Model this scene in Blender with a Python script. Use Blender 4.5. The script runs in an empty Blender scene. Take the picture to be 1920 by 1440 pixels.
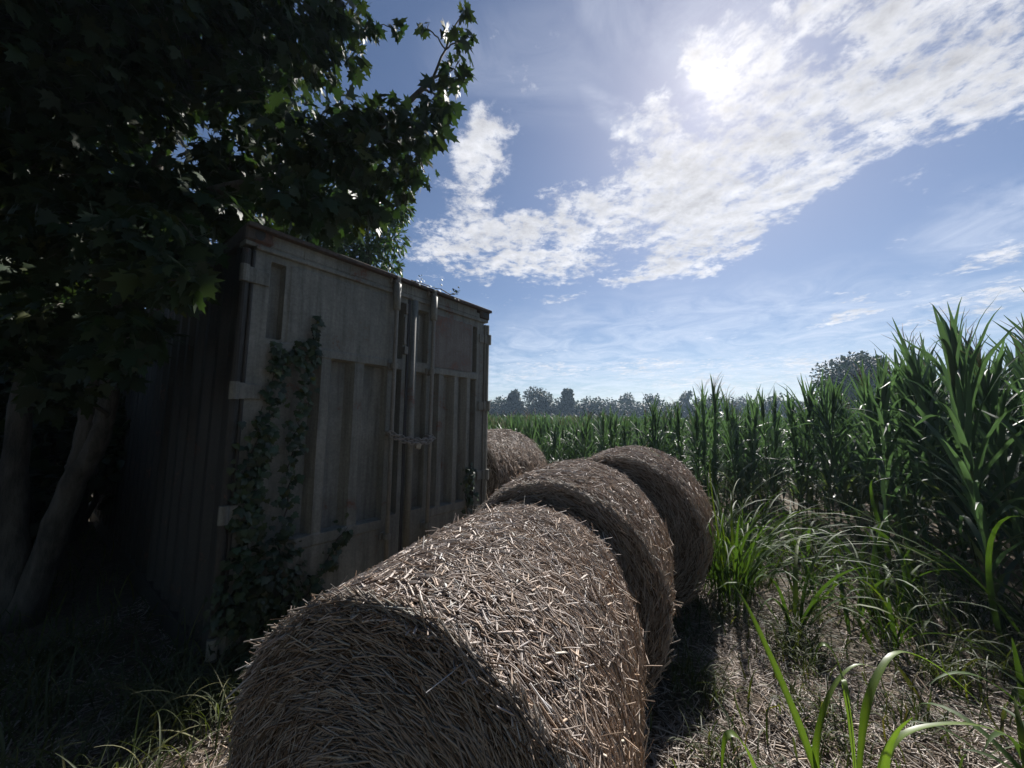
import bpy, math, random
import numpy as np
from mathutils import Vector, Matrix, noise

rng = np.random.default_rng(7)
random.seed(7)
scene = bpy.context.scene
COL = scene.collection
R = math.radians
PI = math.pi

# ------------------------------------------------------------------ helpers
class MB:
    """collects vertices and faces (with a tint per vertex) and links them as one mesh object"""
    def __init__(s):
        s.V = []; s.F = {}; s.T = []; s.n = 0; s.M = {}
    def add(s, V, F, tint=(1, 1, 1), mi=0):
        V = np.asarray(V, float).reshape(-1, 3)
        if not isinstance(F, dict):
            groups = {}
            if isinstance(F, np.ndarray):
                groups[F.shape[1]] = F
            else:
                for f in F: groups.setdefault(len(f), []).append(f)
            F = groups
        for k, f in F.items():
            f = np.asarray(f, np.int64) + s.n
            s.F.setdefault((k, mi), []).append(f)
        t = np.asarray(tint, float)
        if t.ndim == 0: t = np.full(3, float(t))
        if t.ndim == 1: t = np.broadcast_to(t, (len(V), 3))
        s.V.append(V); s.T.append(t); s.n += len(V)
    def mesh(s, name, smooth=True):
        me = bpy.data.meshes.new(name)
        V = np.concatenate(s.V); T = np.concatenate(s.T)
        loops, starts, totals, mats = [], [], [], []; pos = 0
        for (k, mi), fs in s.F.items():
            f = np.concatenate(fs)
            loops.append(f.ravel()); starts.append(pos + k * np.arange(len(f))); totals.append(np.full(len(f), k)); mats.append(np.full(len(f), mi))
            pos += k * len(f)
        loops = np.concatenate(loops); starts = np.concatenate(starts); totals = np.concatenate(totals); mats = np.concatenate(mats)
        me.vertices.add(len(V)); me.loops.add(len(loops)); me.polygons.add(len(starts))
        me.vertices.foreach_set('co', V.astype(np.float32).ravel())
        me.loops.foreach_set('vertex_index', loops.astype(np.int32))
        me.polygons.foreach_set('loop_start', starts.astype(np.int32))
        me.polygons.foreach_set('material_index', mats.astype(np.int32))
        me.polygons.foreach_set('use_smooth', np.full(len(starts), smooth))
        me.update(calc_edges=True); me.validate()
        at = me.attributes.new('tint', 'FLOAT_COLOR', 'POINT')
        at.data.foreach_set('color', np.c_[T, np.ones(len(T))].astype(np.float32).ravel())
        return me
    def build(s, name, mat, parent=None, smooth=True):
        me = s.mesh(name, smooth)
        for m in (mat if isinstance(mat, (list, tuple)) else [mat]): me.materials.append(m)
        o = bpy.data.objects.new(name, me); COL.objects.link(o)
        if parent: o.parent = parent
        return o

def tag(o, label=None, cat=None, group=None, kind=None):
    if label: o['label'] = label
    if cat: o['category'] = cat
    if group: o['group'] = group
    if kind: o['kind'] = kind
    return o

def thing(name, label, cat, loc=(0, 0, 0), group=None):
    o = bpy.data.objects.new(name, None); COL.objects.link(o)
    o.empty_display_size = .1; o.location = loc
    return tag(o, label, cat, group)

def dup(root, loc, rz=0, sc=1.0, tilt=(0, 0), label=None, group=None):
    r = root.copy(); COL.objects.link(r)
    r.location = loc; r.rotation_euler = (tilt[0], tilt[1], rz); r.scale = (sc, sc, sc)
    if label: r['label'] = label
    if group: r['group'] = group
    for ch in root.children:
        c = ch.copy(); COL.objects.link(c); c.parent = r
    return r

def norm(a):
    a = np.asarray(a, float); return a / (np.linalg.norm(a, axis=-1, keepdims=True) + 1e-12)

def tube(mb, pts, rad, n=6, tint=(1, 1, 1), cap=True):
    pts = np.asarray(pts, float); m = len(pts)
    rad = np.broadcast_to(np.asarray(rad, float), (m,))
    d = norm(np.gradient(pts, axis=0))
    ref = np.array([0, 0, 1.]) if abs(d[0, 2]) < .9 else np.array([1., 0, 0])
    u = norm(np.cross(d, ref)); v = np.cross(d, u)
    th = np.arange(n) * 2 * PI / n
    V = pts[:, None] + rad[:, None, None] * (np.cos(th)[None, :, None] * u[:, None] + np.sin(th)[None, :, None] * v[:, None])
    i = np.arange(m - 1)[:, None] * n; j = np.arange(n)[None]; j2 = (j + 1) % n
    F = np.stack([i + j, i + j2, i + n + j2, i + n + j], -1).reshape(-1, 4)
    fs = {4: F}
    if cap: fs[n] = [list(range(n))[::-1], list(range((m - 1) * n, m * n))] if n != 4 else [[0, 3, 2, 1]]
    if n == 4 and cap: fs = {4: np.concatenate([F, np.array([[3, 2, 1, 0], [(m - 1) * 4 + k for k in range(4)]])])}
    mb.add(V.reshape(-1, 3), fs, tint)

def box(mb, lo, hi, fr=None, tint=(1, 1, 1), bev=.004):
    """box with small chamfers; fr = (origin, ex, ey, ez)"""
    lo = np.array(lo, float); hi = np.array(hi, float)
    b = min(bev, *(abs(hi - lo) * .3))
    bm = []
    V = []; F = []
    for ax in range(3):
        for sgn in (0, 1):
            o = [k for k in range(3) if k != ax]
            quad = []
            for a_, b_ in ((0, 0), (1, 0), (1, 1), (0, 1)):
                p = np.zeros(3); p[ax] = hi[ax] if sgn else lo[ax]
                p[o[0]] = hi[o[0]] - b if a_ else lo[o[0]] + b
                p[o[1]] = hi[o[1]] - b if b_ else lo[o[1]] + b
                quad.append(p)
            V.append((ax, sgn, quad))
    pts = []; idx = {}
    for ax, sgn, quad in V:
        o = [k for k in range(3) if k != ax]
        ids = []
        for (a_, b_), p in zip(((0, 0), (1, 0), (1, 1), (0, 1)), quad):
            key = [0, 0, 0]; key[ax] = sgn; key[o[0]] = a_; key[o[1]] = b_
            idx[(ax, tuple(key))] = len(pts); ids.append(len(pts)); pts.append(p)
        flip = (ax == 1) ^ (sgn == 0)
        F.append(ids[::-1] if flip else ids)
    c = (lo + hi) / 2
    pts = np.array(pts)
    def face(ids):
        p = pts[ids]; nn = np.cross(p[1] - p[0], p[2] - p[0])
        return ids if nn @ (p.mean(0) - c) > 0 else ids[::-1]
    F = [face(f) for f in F]
    for ax in range(3):
        o1, o2 = [k for k in range(3) if k != ax]
        for s1 in (0, 1):
            for s2 in (0, 1):
                k0 = [0, 0, 0]; k0[o1] = s1; k0[o2] = s2; k1 = list(k0); k1[ax] = 1
                F.append(face([idx[(o1, tuple(k0))], idx[(o1, tuple(k1))], idx[(o2, tuple(k1))], idx[(o2, tuple(k0))]]))
    for key in [(i, j, k) for i in (0, 1) for j in (0, 1) for k in (0, 1)]:
        F.append(face([idx[(0, key)], idx[(1, key)], idx[(2, key)]]))
    if fr is not None:
        o, ex, ey, ez = fr
        pts = o + pts[:, :1] * ex + pts[:, 1:2] * ey + pts[:, 2:] * ez
    mb.add(pts, F, tint)

def scatter(mb, Vt, Ft, pos, X, Y, Z, sc, tint):
    """copies a template at every pos with axes X,Y,Z (N,3) and scale sc (N,)"""
    N = len(pos); nv = len(Vt)
    V = pos[:, None] + sc[:, None, None] * (Vt[None, :, 0:1] * X[:, None] + Vt[None, :, 1:2] * Y[:, None] + Vt[None, :, 2:3] * Z[:, None])
    off = (np.arange(N) * nv)[:, None, None]
    F = {k: (np.asarray(f)[None] + off).reshape(-1, k) for k, f in Ft.items()}
    T = np.repeat(np.asarray(tint, float).reshape(-1, 3) * np.ones((N, 1)), nv, axis=0)
    mb.add(V.reshape(-1, 3), F, T)

def sstep(a, b, x):
    t = np.clip((np.asarray(x, float) - a) / (b - a), 0, 1); return t * t * (3 - 2 * t)

def vnoise(x, y):
    """cheap smooth value noise on arrays"""
    x = np.asarray(x, float); y = np.asarray(y, float)
    xi = np.floor(x); yi = np.floor(y); fx = x - xi; fy = y - yi
    fx = fx * fx * (3 - 2 * fx); fy = fy * fy * (3 - 2 * fy)
    h = lambda a, b: (np.sin(a * 127.1 + b * 311.7) * 43758.5453) % 1.0
    return (h(xi, yi) * (1 - fx) + h(xi + 1, yi) * fx) * (1 - fy) + (h(xi, yi + 1) * (1 - fx) + h(xi + 1, yi + 1) * fx) * fy

def gz(x, y):
    """height of the ground"""
    x = np.asarray(x, float); y = np.asarray(y, float)
    near = np.exp(-((x * x + y * y) / 900.))
    return near * (.07 * (vnoise(x * 1.3, y * 1.3) - .5) + .03 * (vnoise(x * 5, y * 5) - .5))

# ------------------------------------------------------------------ materials
def new_mat(name):
    m = bpy.data.materials.new(name); m.use_nodes = True
    nt = m.node_tree; nt.nodes.clear()
    out = nt.nodes.new('ShaderNodeOutputMaterial')
    return m, nt, out

def N(nt, t, **kw):
    n = nt.nodes.new(t)
    for k, v in kw.items():
        if k.startswith('i_'):
            key = k[2:]; key = int(key) if key.isdigit() else key.replace('_', ' ')
            n.inputs[key].default_value = v
        else: setattr(n, k, v)
    return n

def ramp(nt, fac, stops):
    r = N(nt, 'ShaderNodeValToRGB'); e = r.color_ramp.elements
    while len(e) < len(stops): e.new(.5)
    for el, (p, c) in zip(e, stops): el.position = p; el.color = (*c, 1) if len(c) == 3 else c
    nt.links.new(fac, r.inputs[0]); return r.outputs[0]

def mixc(nt, a, b, fac, mode='MIX'):
    m = N(nt, 'ShaderNodeMix', data_type='RGBA', blend_type=mode)
    for s, v in ((m.inputs[0], fac), (m.inputs[6], a), (m.inputs[7], b)):
        if isinstance(v, bpy.types.NodeSocket): nt.links.new(v, s)
        else: s.default_value = (*v, 1) if isinstance(v, tuple) and len(v) == 3 else v
    return m.outputs[2]

def math_(nt, op, a, b=None, c=None, clamp=False):
    m = N(nt, 'ShaderNodeMath', operation=op, use_clamp=clamp)
    for s, v in zip(m.inputs, (a, b, c)):
        if v is None: continue
        if isinstance(v, bpy.types.NodeSocket): nt.links.new(v, s)
        else: s.default_value = v
    return m.outputs[0]

def noise_tex(nt, vec, scale, detail=4, rough=.55, dist=0.0, out=0):
    n = N(nt, 'ShaderNodeTexNoise'); n.inputs['Scale'].default_value = scale; n.inputs['Detail'].default_value = detail
    n.inputs['Roughness'].default_value = rough; n.inputs['Distortion'].default_value = dist
    if vec is not None: nt.links.new(vec, n.inputs['Vector'])
    return n.outputs[out]

def foliage_mat(name, c1, c2, trans=.35, rough=.45, tcol=None, scale=6.0, spec=.5):
    m, nt, out = new_mat(name)
    tint = N(nt, 'ShaderNodeAttribute', attribute_name='tint').outputs['Color']
    geo = N(nt, 'ShaderNodeNewGeometry')
    f = noise_tex(nt, geo.outputs['Position'], scale, 3)
    col = mixc(nt, mixc(nt, c1, c2, f), tint, 1.0, 'MULTIPLY')
    p = N(nt, 'ShaderNodeBsdfPrincipled', i_Roughness=rough); nt.links.new(col, p.inputs['Base Color'])
    p.inputs['Specular IOR Level'].default_value = spec
    t = N(nt, 'ShaderNodeBsdfTranslucent')
    tc = mixc(nt, col, (*(tcol or (1.6, 1.7, .6)), 1), 1.0, 'MULTIPLY'); nt.links.new(tc, t.inputs['Color'])
    mx = N(nt, 'ShaderNodeMixShader', i_0=trans)
    nt.links.new(p.outputs[0], mx.inputs[1]); nt.links.new(t.outputs[0], mx.inputs[2]); nt.links.new(mx.outputs[0], out.inputs[0])
    return m

def straw_mat(name, rough=.6):
    m, nt, out = new_mat(name)
    tint = N(nt, 'ShaderNodeAttribute', attribute_name='tint').outputs['Color']
    geo = N(nt, 'ShaderNodeNewGeometry')
    f = noise_tex(nt, geo.outputs['Position'], 90, 2)
    col = mixc(nt, tint, mixc(nt, tint, (.62, .58, .55), 1.0, 'MULTIPLY'), f)
    p = N(nt, 'ShaderNodeBsdfPrincipled', i_Roughness=rough); nt.links.new(col, p.inputs['Base Color'])
    p.inputs['Specular IOR Level'].default_value = .35
    t = N(nt, 'ShaderNodeBsdfTranslucent'); nt.links.new(col, t.inputs['Color'])
    mx = N(nt, 'ShaderNodeMixShader', i_0=.12)
    nt.links.new(p.outputs[0], mx.inputs[1]); nt.links.new(t.outputs[0], mx.inputs[2]); nt.links.new(mx.outputs[0], out.inputs[0])
    return m

def bark_mat(name, c1, c2, scale=14):
    m, nt, out = new_mat(name)
    tc = N(nt, 'ShaderNodeTexCoord')
    mp = N(nt, 'ShaderNodeMapping'); mp.inputs['Scale'].default_value = (1, 1, .3); nt.links.new(tc.outputs['Object'], mp.inputs[0])
    f = noise_tex(nt, mp.outputs[0], scale, 6, .65)
    col = ramp(nt, f, [(.3, c1), (.7, c2)])
    p = N(nt, 'ShaderNodeBsdfPrincipled', i_Roughness=.85); nt.links.new(col, p.inputs['Base Color'])
    b = N(nt, 'ShaderNodeBump', i_Strength=1.0, i_Distance=.04); nt.links.new(f, b.inputs['Height']); nt.links.new(b.outputs[0], p.inputs['Normal'])
    nt.links.new(p.outputs[0], out.inputs[0]); return m

def metal_mat(name, base, base2, rust=.52, rustcol=(.09, .045, .028), rough=.6, streak=1.0):
    m, nt, out = new_mat(name)
    tc = N(nt, 'ShaderNodeTexCoord'); ob = tc.outputs['Object']
    mp = N(nt, 'ShaderNodeMapping'); mp.inputs['Scale'].default_value = (9, 9, .8); nt.links.new(ob, mp.inputs[0])
    st = noise_tex(nt, mp.outputs[0], 1.6, 6, .65)
    bl = noise_tex(nt, ob, 3.2, 8, .68, .4)
    fine = noise_tex(nt, ob, 55, 4, .7)
    col = mixc(nt, base, base2, ramp(nt, st, [(.38, (0, 0, 0)), (.62, (1, 1, 1))]))
    dirt = ramp(nt, fine, [(.35, (.72, .72, .7)), (.62, (1.08, 1.08, 1.06))])
    col = mixc(nt, col, dirt, .8, 'MULTIPLY')
    stn = ramp(nt, math_(nt, 'MULTIPLY', bl, st), [(.2, (0, 0, 0)), (.42, (1, 1, 1))])
    col = mixc(nt, col, (base[0] * .55, base[1] * .55, base[2] * .5), math_(nt, 'MULTIPLY', stn, .55 * streak))
    mp2 = N(nt, 'ShaderNodeMapping'); mp2.inputs['Scale'].default_value = (34, 34, .9); nt.links.new(ob, mp2.inputs[0])
    runs = ramp(nt, noise_tex(nt, mp2.outputs[0], 1.0, 5, .6), [(.50, (1, 1, 1)), (.66, (.50, .47, .43))])
    col = mixc(nt, col, runs, .30, 'MULTIPLY')
    rf = ramp(nt, math_(nt, 'ADD', math_(nt, 'MULTIPLY', bl, .7), math_(nt, 'MULTIPLY', fine, .3)), [(rust, (0, 0, 0)), (rust + .07, (1, 1, 1))])
    rc = mixc(nt, rustcol, tuple(v * 1.9 for v in rustcol), fine)
    col = mixc(nt, col, rc, rf)
    p = N(nt, 'ShaderNodeBsdfPrincipled', i_Roughness=rough); nt.links.new(col, p.inputs['Base Color'])
    p.inputs['Specular IOR Level'].default_value = .35
    h = math_(nt, 'ADD', math_(nt, 'MULTIPLY', fine, .3), math_(nt, 'MULTIPLY', rf, .5))
    b = N(nt, 'ShaderNodeBump', i_Strength=.35, i_Distance=.004); nt.links.new(h, b.inputs['Height']); nt.links.new(b.outputs[0], p.inputs['Normal'])
    nt.links.new(p.outputs[0], out.inputs[0]); return m

def ground_mat():
    m, nt, out = new_mat('ground')
    tc = N(nt, 'ShaderNodeTexCoord'); ob = tc.outputs['Object']
    a = noise_tex(nt, ob, 1.4, 6, .6); b = noise_tex(nt, ob, 28, 6, .7); c = noise_tex(nt, ob, .5, 3)
    col = ramp(nt, b, [(.3, (.05, .038, .027)), (.55, (.13, .10, .07)), (.75, (.26, .21, .15))])
    g = ramp(nt, a, [(.45, (0, 0, 0)), (.62, (1, 1, 1))])
    col = mixc(nt, col, (.035, .042, .018), math_(nt, 'MULTIPLY', g, .35))
    p = N(nt, 'ShaderNodeBsdfPrincipled', i_Roughness=.95); nt.links.new(col, p.inputs['Base Color'])
    bp = N(nt, 'ShaderNodeBump', i_Strength=.8, i_Distance=.03); nt.links.new(b, bp.inputs['Height']); nt.links.new(bp.outputs[0], p.inputs['Normal'])
    nt.links.new(p.outputs[0], out.inputs[0]); return m

M = dict(
    straw=straw_mat('straw'),
    corn=foliage_mat('corn_leaf', (.052, .084, .056), (.080, .118, .070), .36, .48, (1.2, 1.5, .75), 5, .42),
    stalk=foliage_mat('corn_stalk', (.07, .11, .04), (.10, .12, .05), .05, .5),
    tassel=foliage_mat('corn_tassel', (.24, .18, .12), (.30, .21, .15), .2, .7),
    young=foliage_mat('young_corn', (.040, .072, .024), (.06, .095, .032), .26, .58, (1.5, 1.8, .45), 7, .18),
    seedling=foliage_mat('seedling_leaf', (.062, .105, .026), (.10, .145, .038), .40, .42, (1.5, 1.75, .5), 26, .4),
    grass=foliage_mat('grass', (.042, .068, .02), (.085, .09, .045), .26, .6, (1.4, 1.6, .5), 4),
    weed=foliage_mat('weed_leaf', (.030, .048, .022), (.062, .072, .038), .2, .6, (1.4, 1.6, .6), 4, .15),
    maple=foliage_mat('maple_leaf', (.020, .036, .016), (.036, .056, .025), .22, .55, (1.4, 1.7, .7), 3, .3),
    ash=foliage_mat('small_leaf', (.03, .058, .02), (.05, .08, .028), .3, .45, (1.5, 1.9, .6), 2),
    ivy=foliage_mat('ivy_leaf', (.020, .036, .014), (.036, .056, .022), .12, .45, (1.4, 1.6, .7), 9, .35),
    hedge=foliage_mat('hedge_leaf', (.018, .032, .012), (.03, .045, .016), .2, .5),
    far=foliage_mat('far_leaf', (.016, .032, .018), (.027, .045, .024), .12, .6, (1.3, 1.5, .6), .5),
    bark=bark_mat('grey_bark', (.035, .032, .027), (.14, .127, .105)),
    twig=bark_mat('dark_bark', (.03, .025, .02), (.07, .06, .045)),
    door=metal_mat('weathered_paint', (.146, .147, .126), (.285, .282, .246), .575),
    rusty=metal_mat('rust_stained_paint', (.15, .125, .108), (.235, .215, .19), .53, (.12, .062, .042), .7, 1.4),
    side=metal_mat('side_paint_with_shade', (.036, .035, .031), (.06, .056, .048), .58),  # container paint darkened so the deep shade at the left is in its colour
    rustm=metal_mat('rusty_red_steel', (.06, .048, .042), (.115, .10, .088), .54, (.075, .045, .034), .8),
    rod=metal_mat('worn_steel', (.18, .172, .15), (.26, .25, .22), .62, rough=.5),
    gasket=metal_mat('black_rubber', (.035, .035, .034), (.06, .058, .055), .8),
    chain=metal_mat('chain_steel', (.20, .185, .165), (.32, .30, .27), .58, rough=.42),
    lock=metal_mat('brass_lock', (.36, .33, .26), (.42, .38, .3), .75, rough=.4),
    ground=ground_mat(),
)

# ------------------------------------------------------------------ camera
CAM_H = 1.6
pitch, roll, fpx = .1023, .0113, 699.7
Fw = np.array([0, math.cos(pitch), math.sin(pitch)]); Rt = np.array([1., 0, 0]); Up = np.array([0, -math.sin(pitch), math.cos(pitch)])
Rr = math.cos(roll) * Rt + math.sin(roll) * Up; Ur = -math.sin(roll) * Rt + math.cos(roll) * Up
cam = bpy.data.cameras.new('camera'); co = bpy.data.objects.new('camera', cam); COL.objects.link(co)
cam.sensor_width = 36; cam.lens = 36 * fpx / 1920; cam.clip_start = .02; cam.clip_end = 2000
co.matrix_world = Matrix(((Rr[0], Ur[0], -Fw[0], 0), (Rr[1], Ur[1], -Fw[1], 0), (Rr[2], Ur[2], -Fw[2], CAM_H), (0, 0, 0, 1)))
scene.camera = co
def view(P):
    """picture coordinates (only used to decide which corn plants are single objects)"""
    v = np.asarray(P, float) - np.array([0, 0, CAM_H]); d = v @ Fw
    return 960 + fpx * (v @ Rr) / np.maximum(d, .01), d

# ------------------------------------------------------------------ sun and sky
SAZ, SEL = R(30.0), R(41.1)
SUN = np.array([math.sin(SAZ) * math.cos(SEL), math.cos(SAZ) * math.cos(SEL), math.sin(SEL)])
sl = bpy.data.lights.new('sun', 'SUN'); so = bpy.data.objects.new('sun', sl); COL.objects.link(so)
sl.energy = 5.0; sl.angle = R(2.4); sl.color = (1, .955, .90)
so.rotation_euler = Vector(-SUN).to_track_quat('-Z', 'Y').to_euler(); so.location = (20, 40, 30)

def build_world():
    w = bpy.data.worlds.new('World'); scene.world = w; w.use_nodes = True
    nt = w.node_tree; nt.nodes.clear()
    out = N(nt, 'ShaderNodeOutputWorld'); bg = N(nt, 'ShaderNodeBackground', i_Strength=.1)
    L = nt.links.new
    sky = N(nt, 'ShaderNodeTexSky', sky_type='NISHITA', sun_disc=False, sun_elevation=SEL, sun_rotation=SAZ)
    sky.air_density = 1.0; sky.dust_density = .45; sky.ozone_density = 2.0
    tc = N(nt, 'ShaderNodeTexCoord'); d = tc.outputs['Generated']
    sp = N(nt, 'ShaderNodeSeparateXYZ'); L(d, sp.inputs[0]); dx, dy, dz = sp.outputs
    # cloud layer coordinates (a flat layer seen from below)
    zz = math_(nt, 'MAXIMUM', math_(nt, 'ADD', dz, .10), .03)
    u = math_(nt, 'DIVIDE', dx, zz); v = math_(nt, 'DIVIDE', dy, zz)
    cb = N(nt, 'ShaderNodeCombineXYZ'); L(u, cb.inputs[0]); L(v, cb.inputs[1]); uv = cb.outputs[0]
    # compass chart of directions round the north-facing horizon: where each cloud bank lies
    def dot(vec):
        n = N(nt, 'ShaderNodeVectorMath', operation='DOT_PRODUCT'); L(d, n.inputs[0]); n.inputs[1].default_value = vec; return n.outputs['Value']
    f_ = math_(nt, 'MAXIMUM', dot(tuple(Fw)), .05)
    cx = math_(nt, 'DIVIDE', dot(tuple(Rr)), f_); cy = math_(nt, 'DIVIDE', dot(tuple(Ur)), f_)
    wob = noise_tex(nt, uv, 2.2, 4, .6, 0, 1)
    wv = N(nt, 'ShaderNodeVectorMath', operation='MULTIPLY_ADD'); L(wob, wv.inputs[0]); wv.inputs[1].default_value = (.16, .16, 0); wv.inputs[2].default_value = (-.08, -.08, 0)
    cc = N(nt, 'ShaderNodeCombineXYZ'); L(cx, cc.inputs[0]); L(cy, cc.inputs[1])
    ad = N(nt, 'ShaderNodeVectorMath', operation='ADD'); L(cc.outputs[0], ad.inputs[0]); L(wv.outputs[0], ad.inputs[1]); chart = ad.outputs[0]
    # banks: x, y, half length, half width, slope angle, strength  (chart units of 1/700)
    def field(banks, soft=1.0):
        tot = None
        for (x, y, a, b, ang, s) in banks:
            mp = N(nt, 'ShaderNodeMapping', vector_type='TEXTURE'); L(chart, mp.inputs[0])
            mp.inputs['Location'].default_value = ((x - 960) / 700, (720 - y) / 700, 0)
            mp.inputs['Rotation'].default_value = (0, 0, R(ang)); mp.inputs['Scale'].default_value = (a / 700, b / 700, 1)
            ln = N(nt, 'ShaderNodeVectorMath', operation='LENGTH'); L(mp.outputs[0], ln.inputs[0])
            mr = N(nt, 'ShaderNodeMapRange', interpolation_type='SMOOTHSTEP', clamp=True)
            L(ln.outputs['Value'], mr.inputs[0])
            for k, val in zip((1, 2, 3, 4), (.35, 1.35, s, 0)): mr.inputs[k].default_value = val
            tot = mr.outputs[0] if tot is None else math_(nt, 'MAXIMUM', tot, mr.outputs[0])
        return tot
    main = field([(930, 440, 190, 60, 8, .95), (900, 290, 62, 110, -14, .85), (870, 380, 90, 60, 40, .75), (1000, 500, 200, 34, 4, .85), (1130, 400, 170, 90, 15, .9), (1290, 330, 190, 130, 25, 1.0),
                  (1180, 250, 60, 80, -20, .7), (1450, 190, 200, 150, 20, 1.0), (1480, 350, 190, 55, 27, .9), (1330, 440, 200, 45, 24, .85), (1690, 130, 260, 130, 12, .95), (1640, 270, 170, 35, 27, .75),
                  (1880, 150, 180, 90, 20, .85), (1600, 20, 240, 70, 5, 1.0), (1330, 110, 70, 90, 40, .9), (1400, 130, 110, 140, 20, 1.0), (1240, 220, 80, 60, 30, .85), (1850, -120, 500, 160, 0, .9), (1780, 60, 260, 110, 12, .95),
                  (1060, 552, 62, 14, 4, .66), (1595, 592, 62, 18, 14, .66), (1880, 485, 160, 26, 12, .66), (1840, 565, 190, 22, 12, .66), (1790, 260, 80, 16, 22, .6), (1590, 552, 60, 8, 4, .55), (1230, 508, 130, 18, 10, .8),
                  (1470, 700, 420, 40, 8, .55), (1150, 690, 300, 26, 3, .5)])
    thin = field([(1860, 420, 170, 70, 18, .7), (1150, 210, 110, 30, -35, .6), (1120, 20, 50, 60, -30, .6), (1450, 640, 800, 120, 5, .65), (1000, 110, 200, 120, 0, .35), (1300, 40, 260, 120, 0, .55), (1050, 700, 800, 90, 0, .75)])
    big = noise_tex(nt, uv, 1.7, 5, .6, .2); puff = noise_tex(nt, uv, 9.0, 8, .66, .25)
    sh = N(nt, 'ShaderNodeVectorMath', operation='ADD'); L(uv, sh.inputs[0]); sh.inputs[1].default_value = (.022, .036, 0)
    puff2 = noise_tex(nt, sh.outputs[0], 9.0, 8, .66, .25)
    big2v = N(nt, 'ShaderNodeVectorMath', operation='ADD'); L(uv, big2v.inputs[0]); big2v.inputs[1].default_value = (.10, .16, 0)
    big2 = noise_tex(nt, big2v.outputs[0], 1.7, 5, .6, .2)
    fineq = noise_tex(nt, uv, 24.0, 5, .65, .2)
    raw = math_(nt, 'ADD', math_(nt, 'MULTIPLY', main, .92), math_(nt, 'ADD', math_(nt, 'MULTIPLY', math_(nt, 'SUBTRACT', big, .5), 1.5), math_(nt, 'ADD', math_(nt, 'MULTIPLY', math_(nt, 'SUBTRACT', puff, .5), 1.7), math_(nt, 'MULTIPLY', math_(nt, 'SUBTRACT', fineq, .5), 1.25))))
    dn = N(nt, 'ShaderNodeMapRange', interpolation_type='SMOOTHSTEP'); L(raw, dn.inputs[0]); dn.inputs[1].default_value = .30; dn.inputs[2].default_value = .98
    dens = dn.outputs[0]
    cir = noise_tex(nt, uv, 2.6, 6, .65, 1.2)
    th = math_(nt, 'MULTIPLY', thin, ramp(nt, cir, [(.35, (0, 0, 0)), (.75, (1, 1, 1))]), None)
    # sun seen through the layer
    sd = math_(nt, 'MAXIMUM', dot(tuple(SUN)), 0.0)
    glow1 = math_(nt, 'POWER', sd, 1500.0); glow2 = math_(nt, 'POWER', sd, 110.0); glow3 = math_(nt, 'POWER', sd, 9.0)
    relief = math_(nt, 'ADD', math_(nt, 'MULTIPLY', math_(nt, 'SUBTRACT', puff, puff2), .55), math_(nt, 'MULTIPLY', math_(nt, 'SUBTRACT', big, big2), .45))
    thick = N(nt, 'ShaderNodeMapRange'); L(raw, thick.inputs[0]); thick.inputs[1].default_value = .7; thick.inputs[2].default_value = 1.7
    lum = math_(nt, 'ADD', math_(nt, 'SUBTRACT', .58, math_(nt, 'MULTIPLY', thick.outputs[0], .28)), relief)
    lum = math_(nt, 'ADD', lum, math_(nt, 'MULTIPLY', glow3, .06))
    lum = math_(nt, 'MAXIMUM', lum, .2)
    def vscale(col, s):
        n = N(nt, 'ShaderNodeVectorMath', operation='SCALE'); 
        if isinstance(col, tuple): n.inputs[0].default_value = col
        else: L(col, n.inputs[0])
        if isinstance(s, float): n.inputs['Scale'].default_value = s
        else: L(s, n.inputs['Scale'])
        return n.outputs[0]
    def vadd(a, b):
        n = N(nt, 'ShaderNodeVectorMath', operation='ADD'); L(a, n.inputs[0]); L(b, n.inputs[1]); return n.outputs[0]
    cloud = vscale((8.0, 8.05, 8.45), lum)
    skyc = mixc(nt, vscale(sky.outputs[0], SKY_GAIN), SKY_TINT, 1.0, 'MULTIPLY')
    c = mixc(nt, skyc, (5.4, 5.65, 6.3, 1), math_(nt, 'MULTIPLY', th, .75))
    c = mixc(nt, c, cloud, math_(nt, 'MULTIPLY', dens, .94))
    hol = ramp(nt, noise_tex(nt, uv, 7.0, 5, .6, .6), [(.42, (.08, .08, .08)), (.56, (1, 1, 1))])
    g = vadd(vscale((4.2, 3.95, 3.5), math_(nt, 'MULTIPLY', glow1, hol)), vscale((.85, .70, .55), math_(nt, 'MULTIPLY', glow2, math_(nt, 'ADD', math_(nt, 'MULTIPLY', dens, .7), .3))))
    c = vadd(c, g)
    L(c, bg.inputs[0]); L(bg.outputs[0], out.inputs[0])
    w.cycles.sampling_method = 'MANUAL'; w.cycles.sample_map_resolution = 1024
SKY_GAIN = .44; SKY_TINT = (.93, .96, 1.06)
build_world()

# ------------------------------------------------------------------ ground
def ground():
    mb = MB()
    def axis():
        a = np.concatenate([np.arange(-8, 12, .12), np.geomspace(12, 190, 26)]); b = -np.geomspace(8.1, 190, 26)[::-1]
        return np.concatenate([b, a])
    xs = axis(); ys = np.concatenate([-np.geomspace(4.1, 190, 20)[::-1], np.arange(-4, 12, .12), np.geomspace(12, 190, 26)])
    X, Y = np.meshgrid(xs, ys); V = np.stack([X, Y, gz(X, Y)], -1).reshape(-1, 3)
    nx = len(xs); i = (np.arange(len(ys) - 1)[:, None] * nx + np.arange(nx - 1)[None]).ravel()
    mb.add(V, np.stack([i, i + 1, i + nx + 1, i + nx], -1))
    o = mb.build('ground', M['ground']); o['kind'] = 'structure'
ground()

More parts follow.
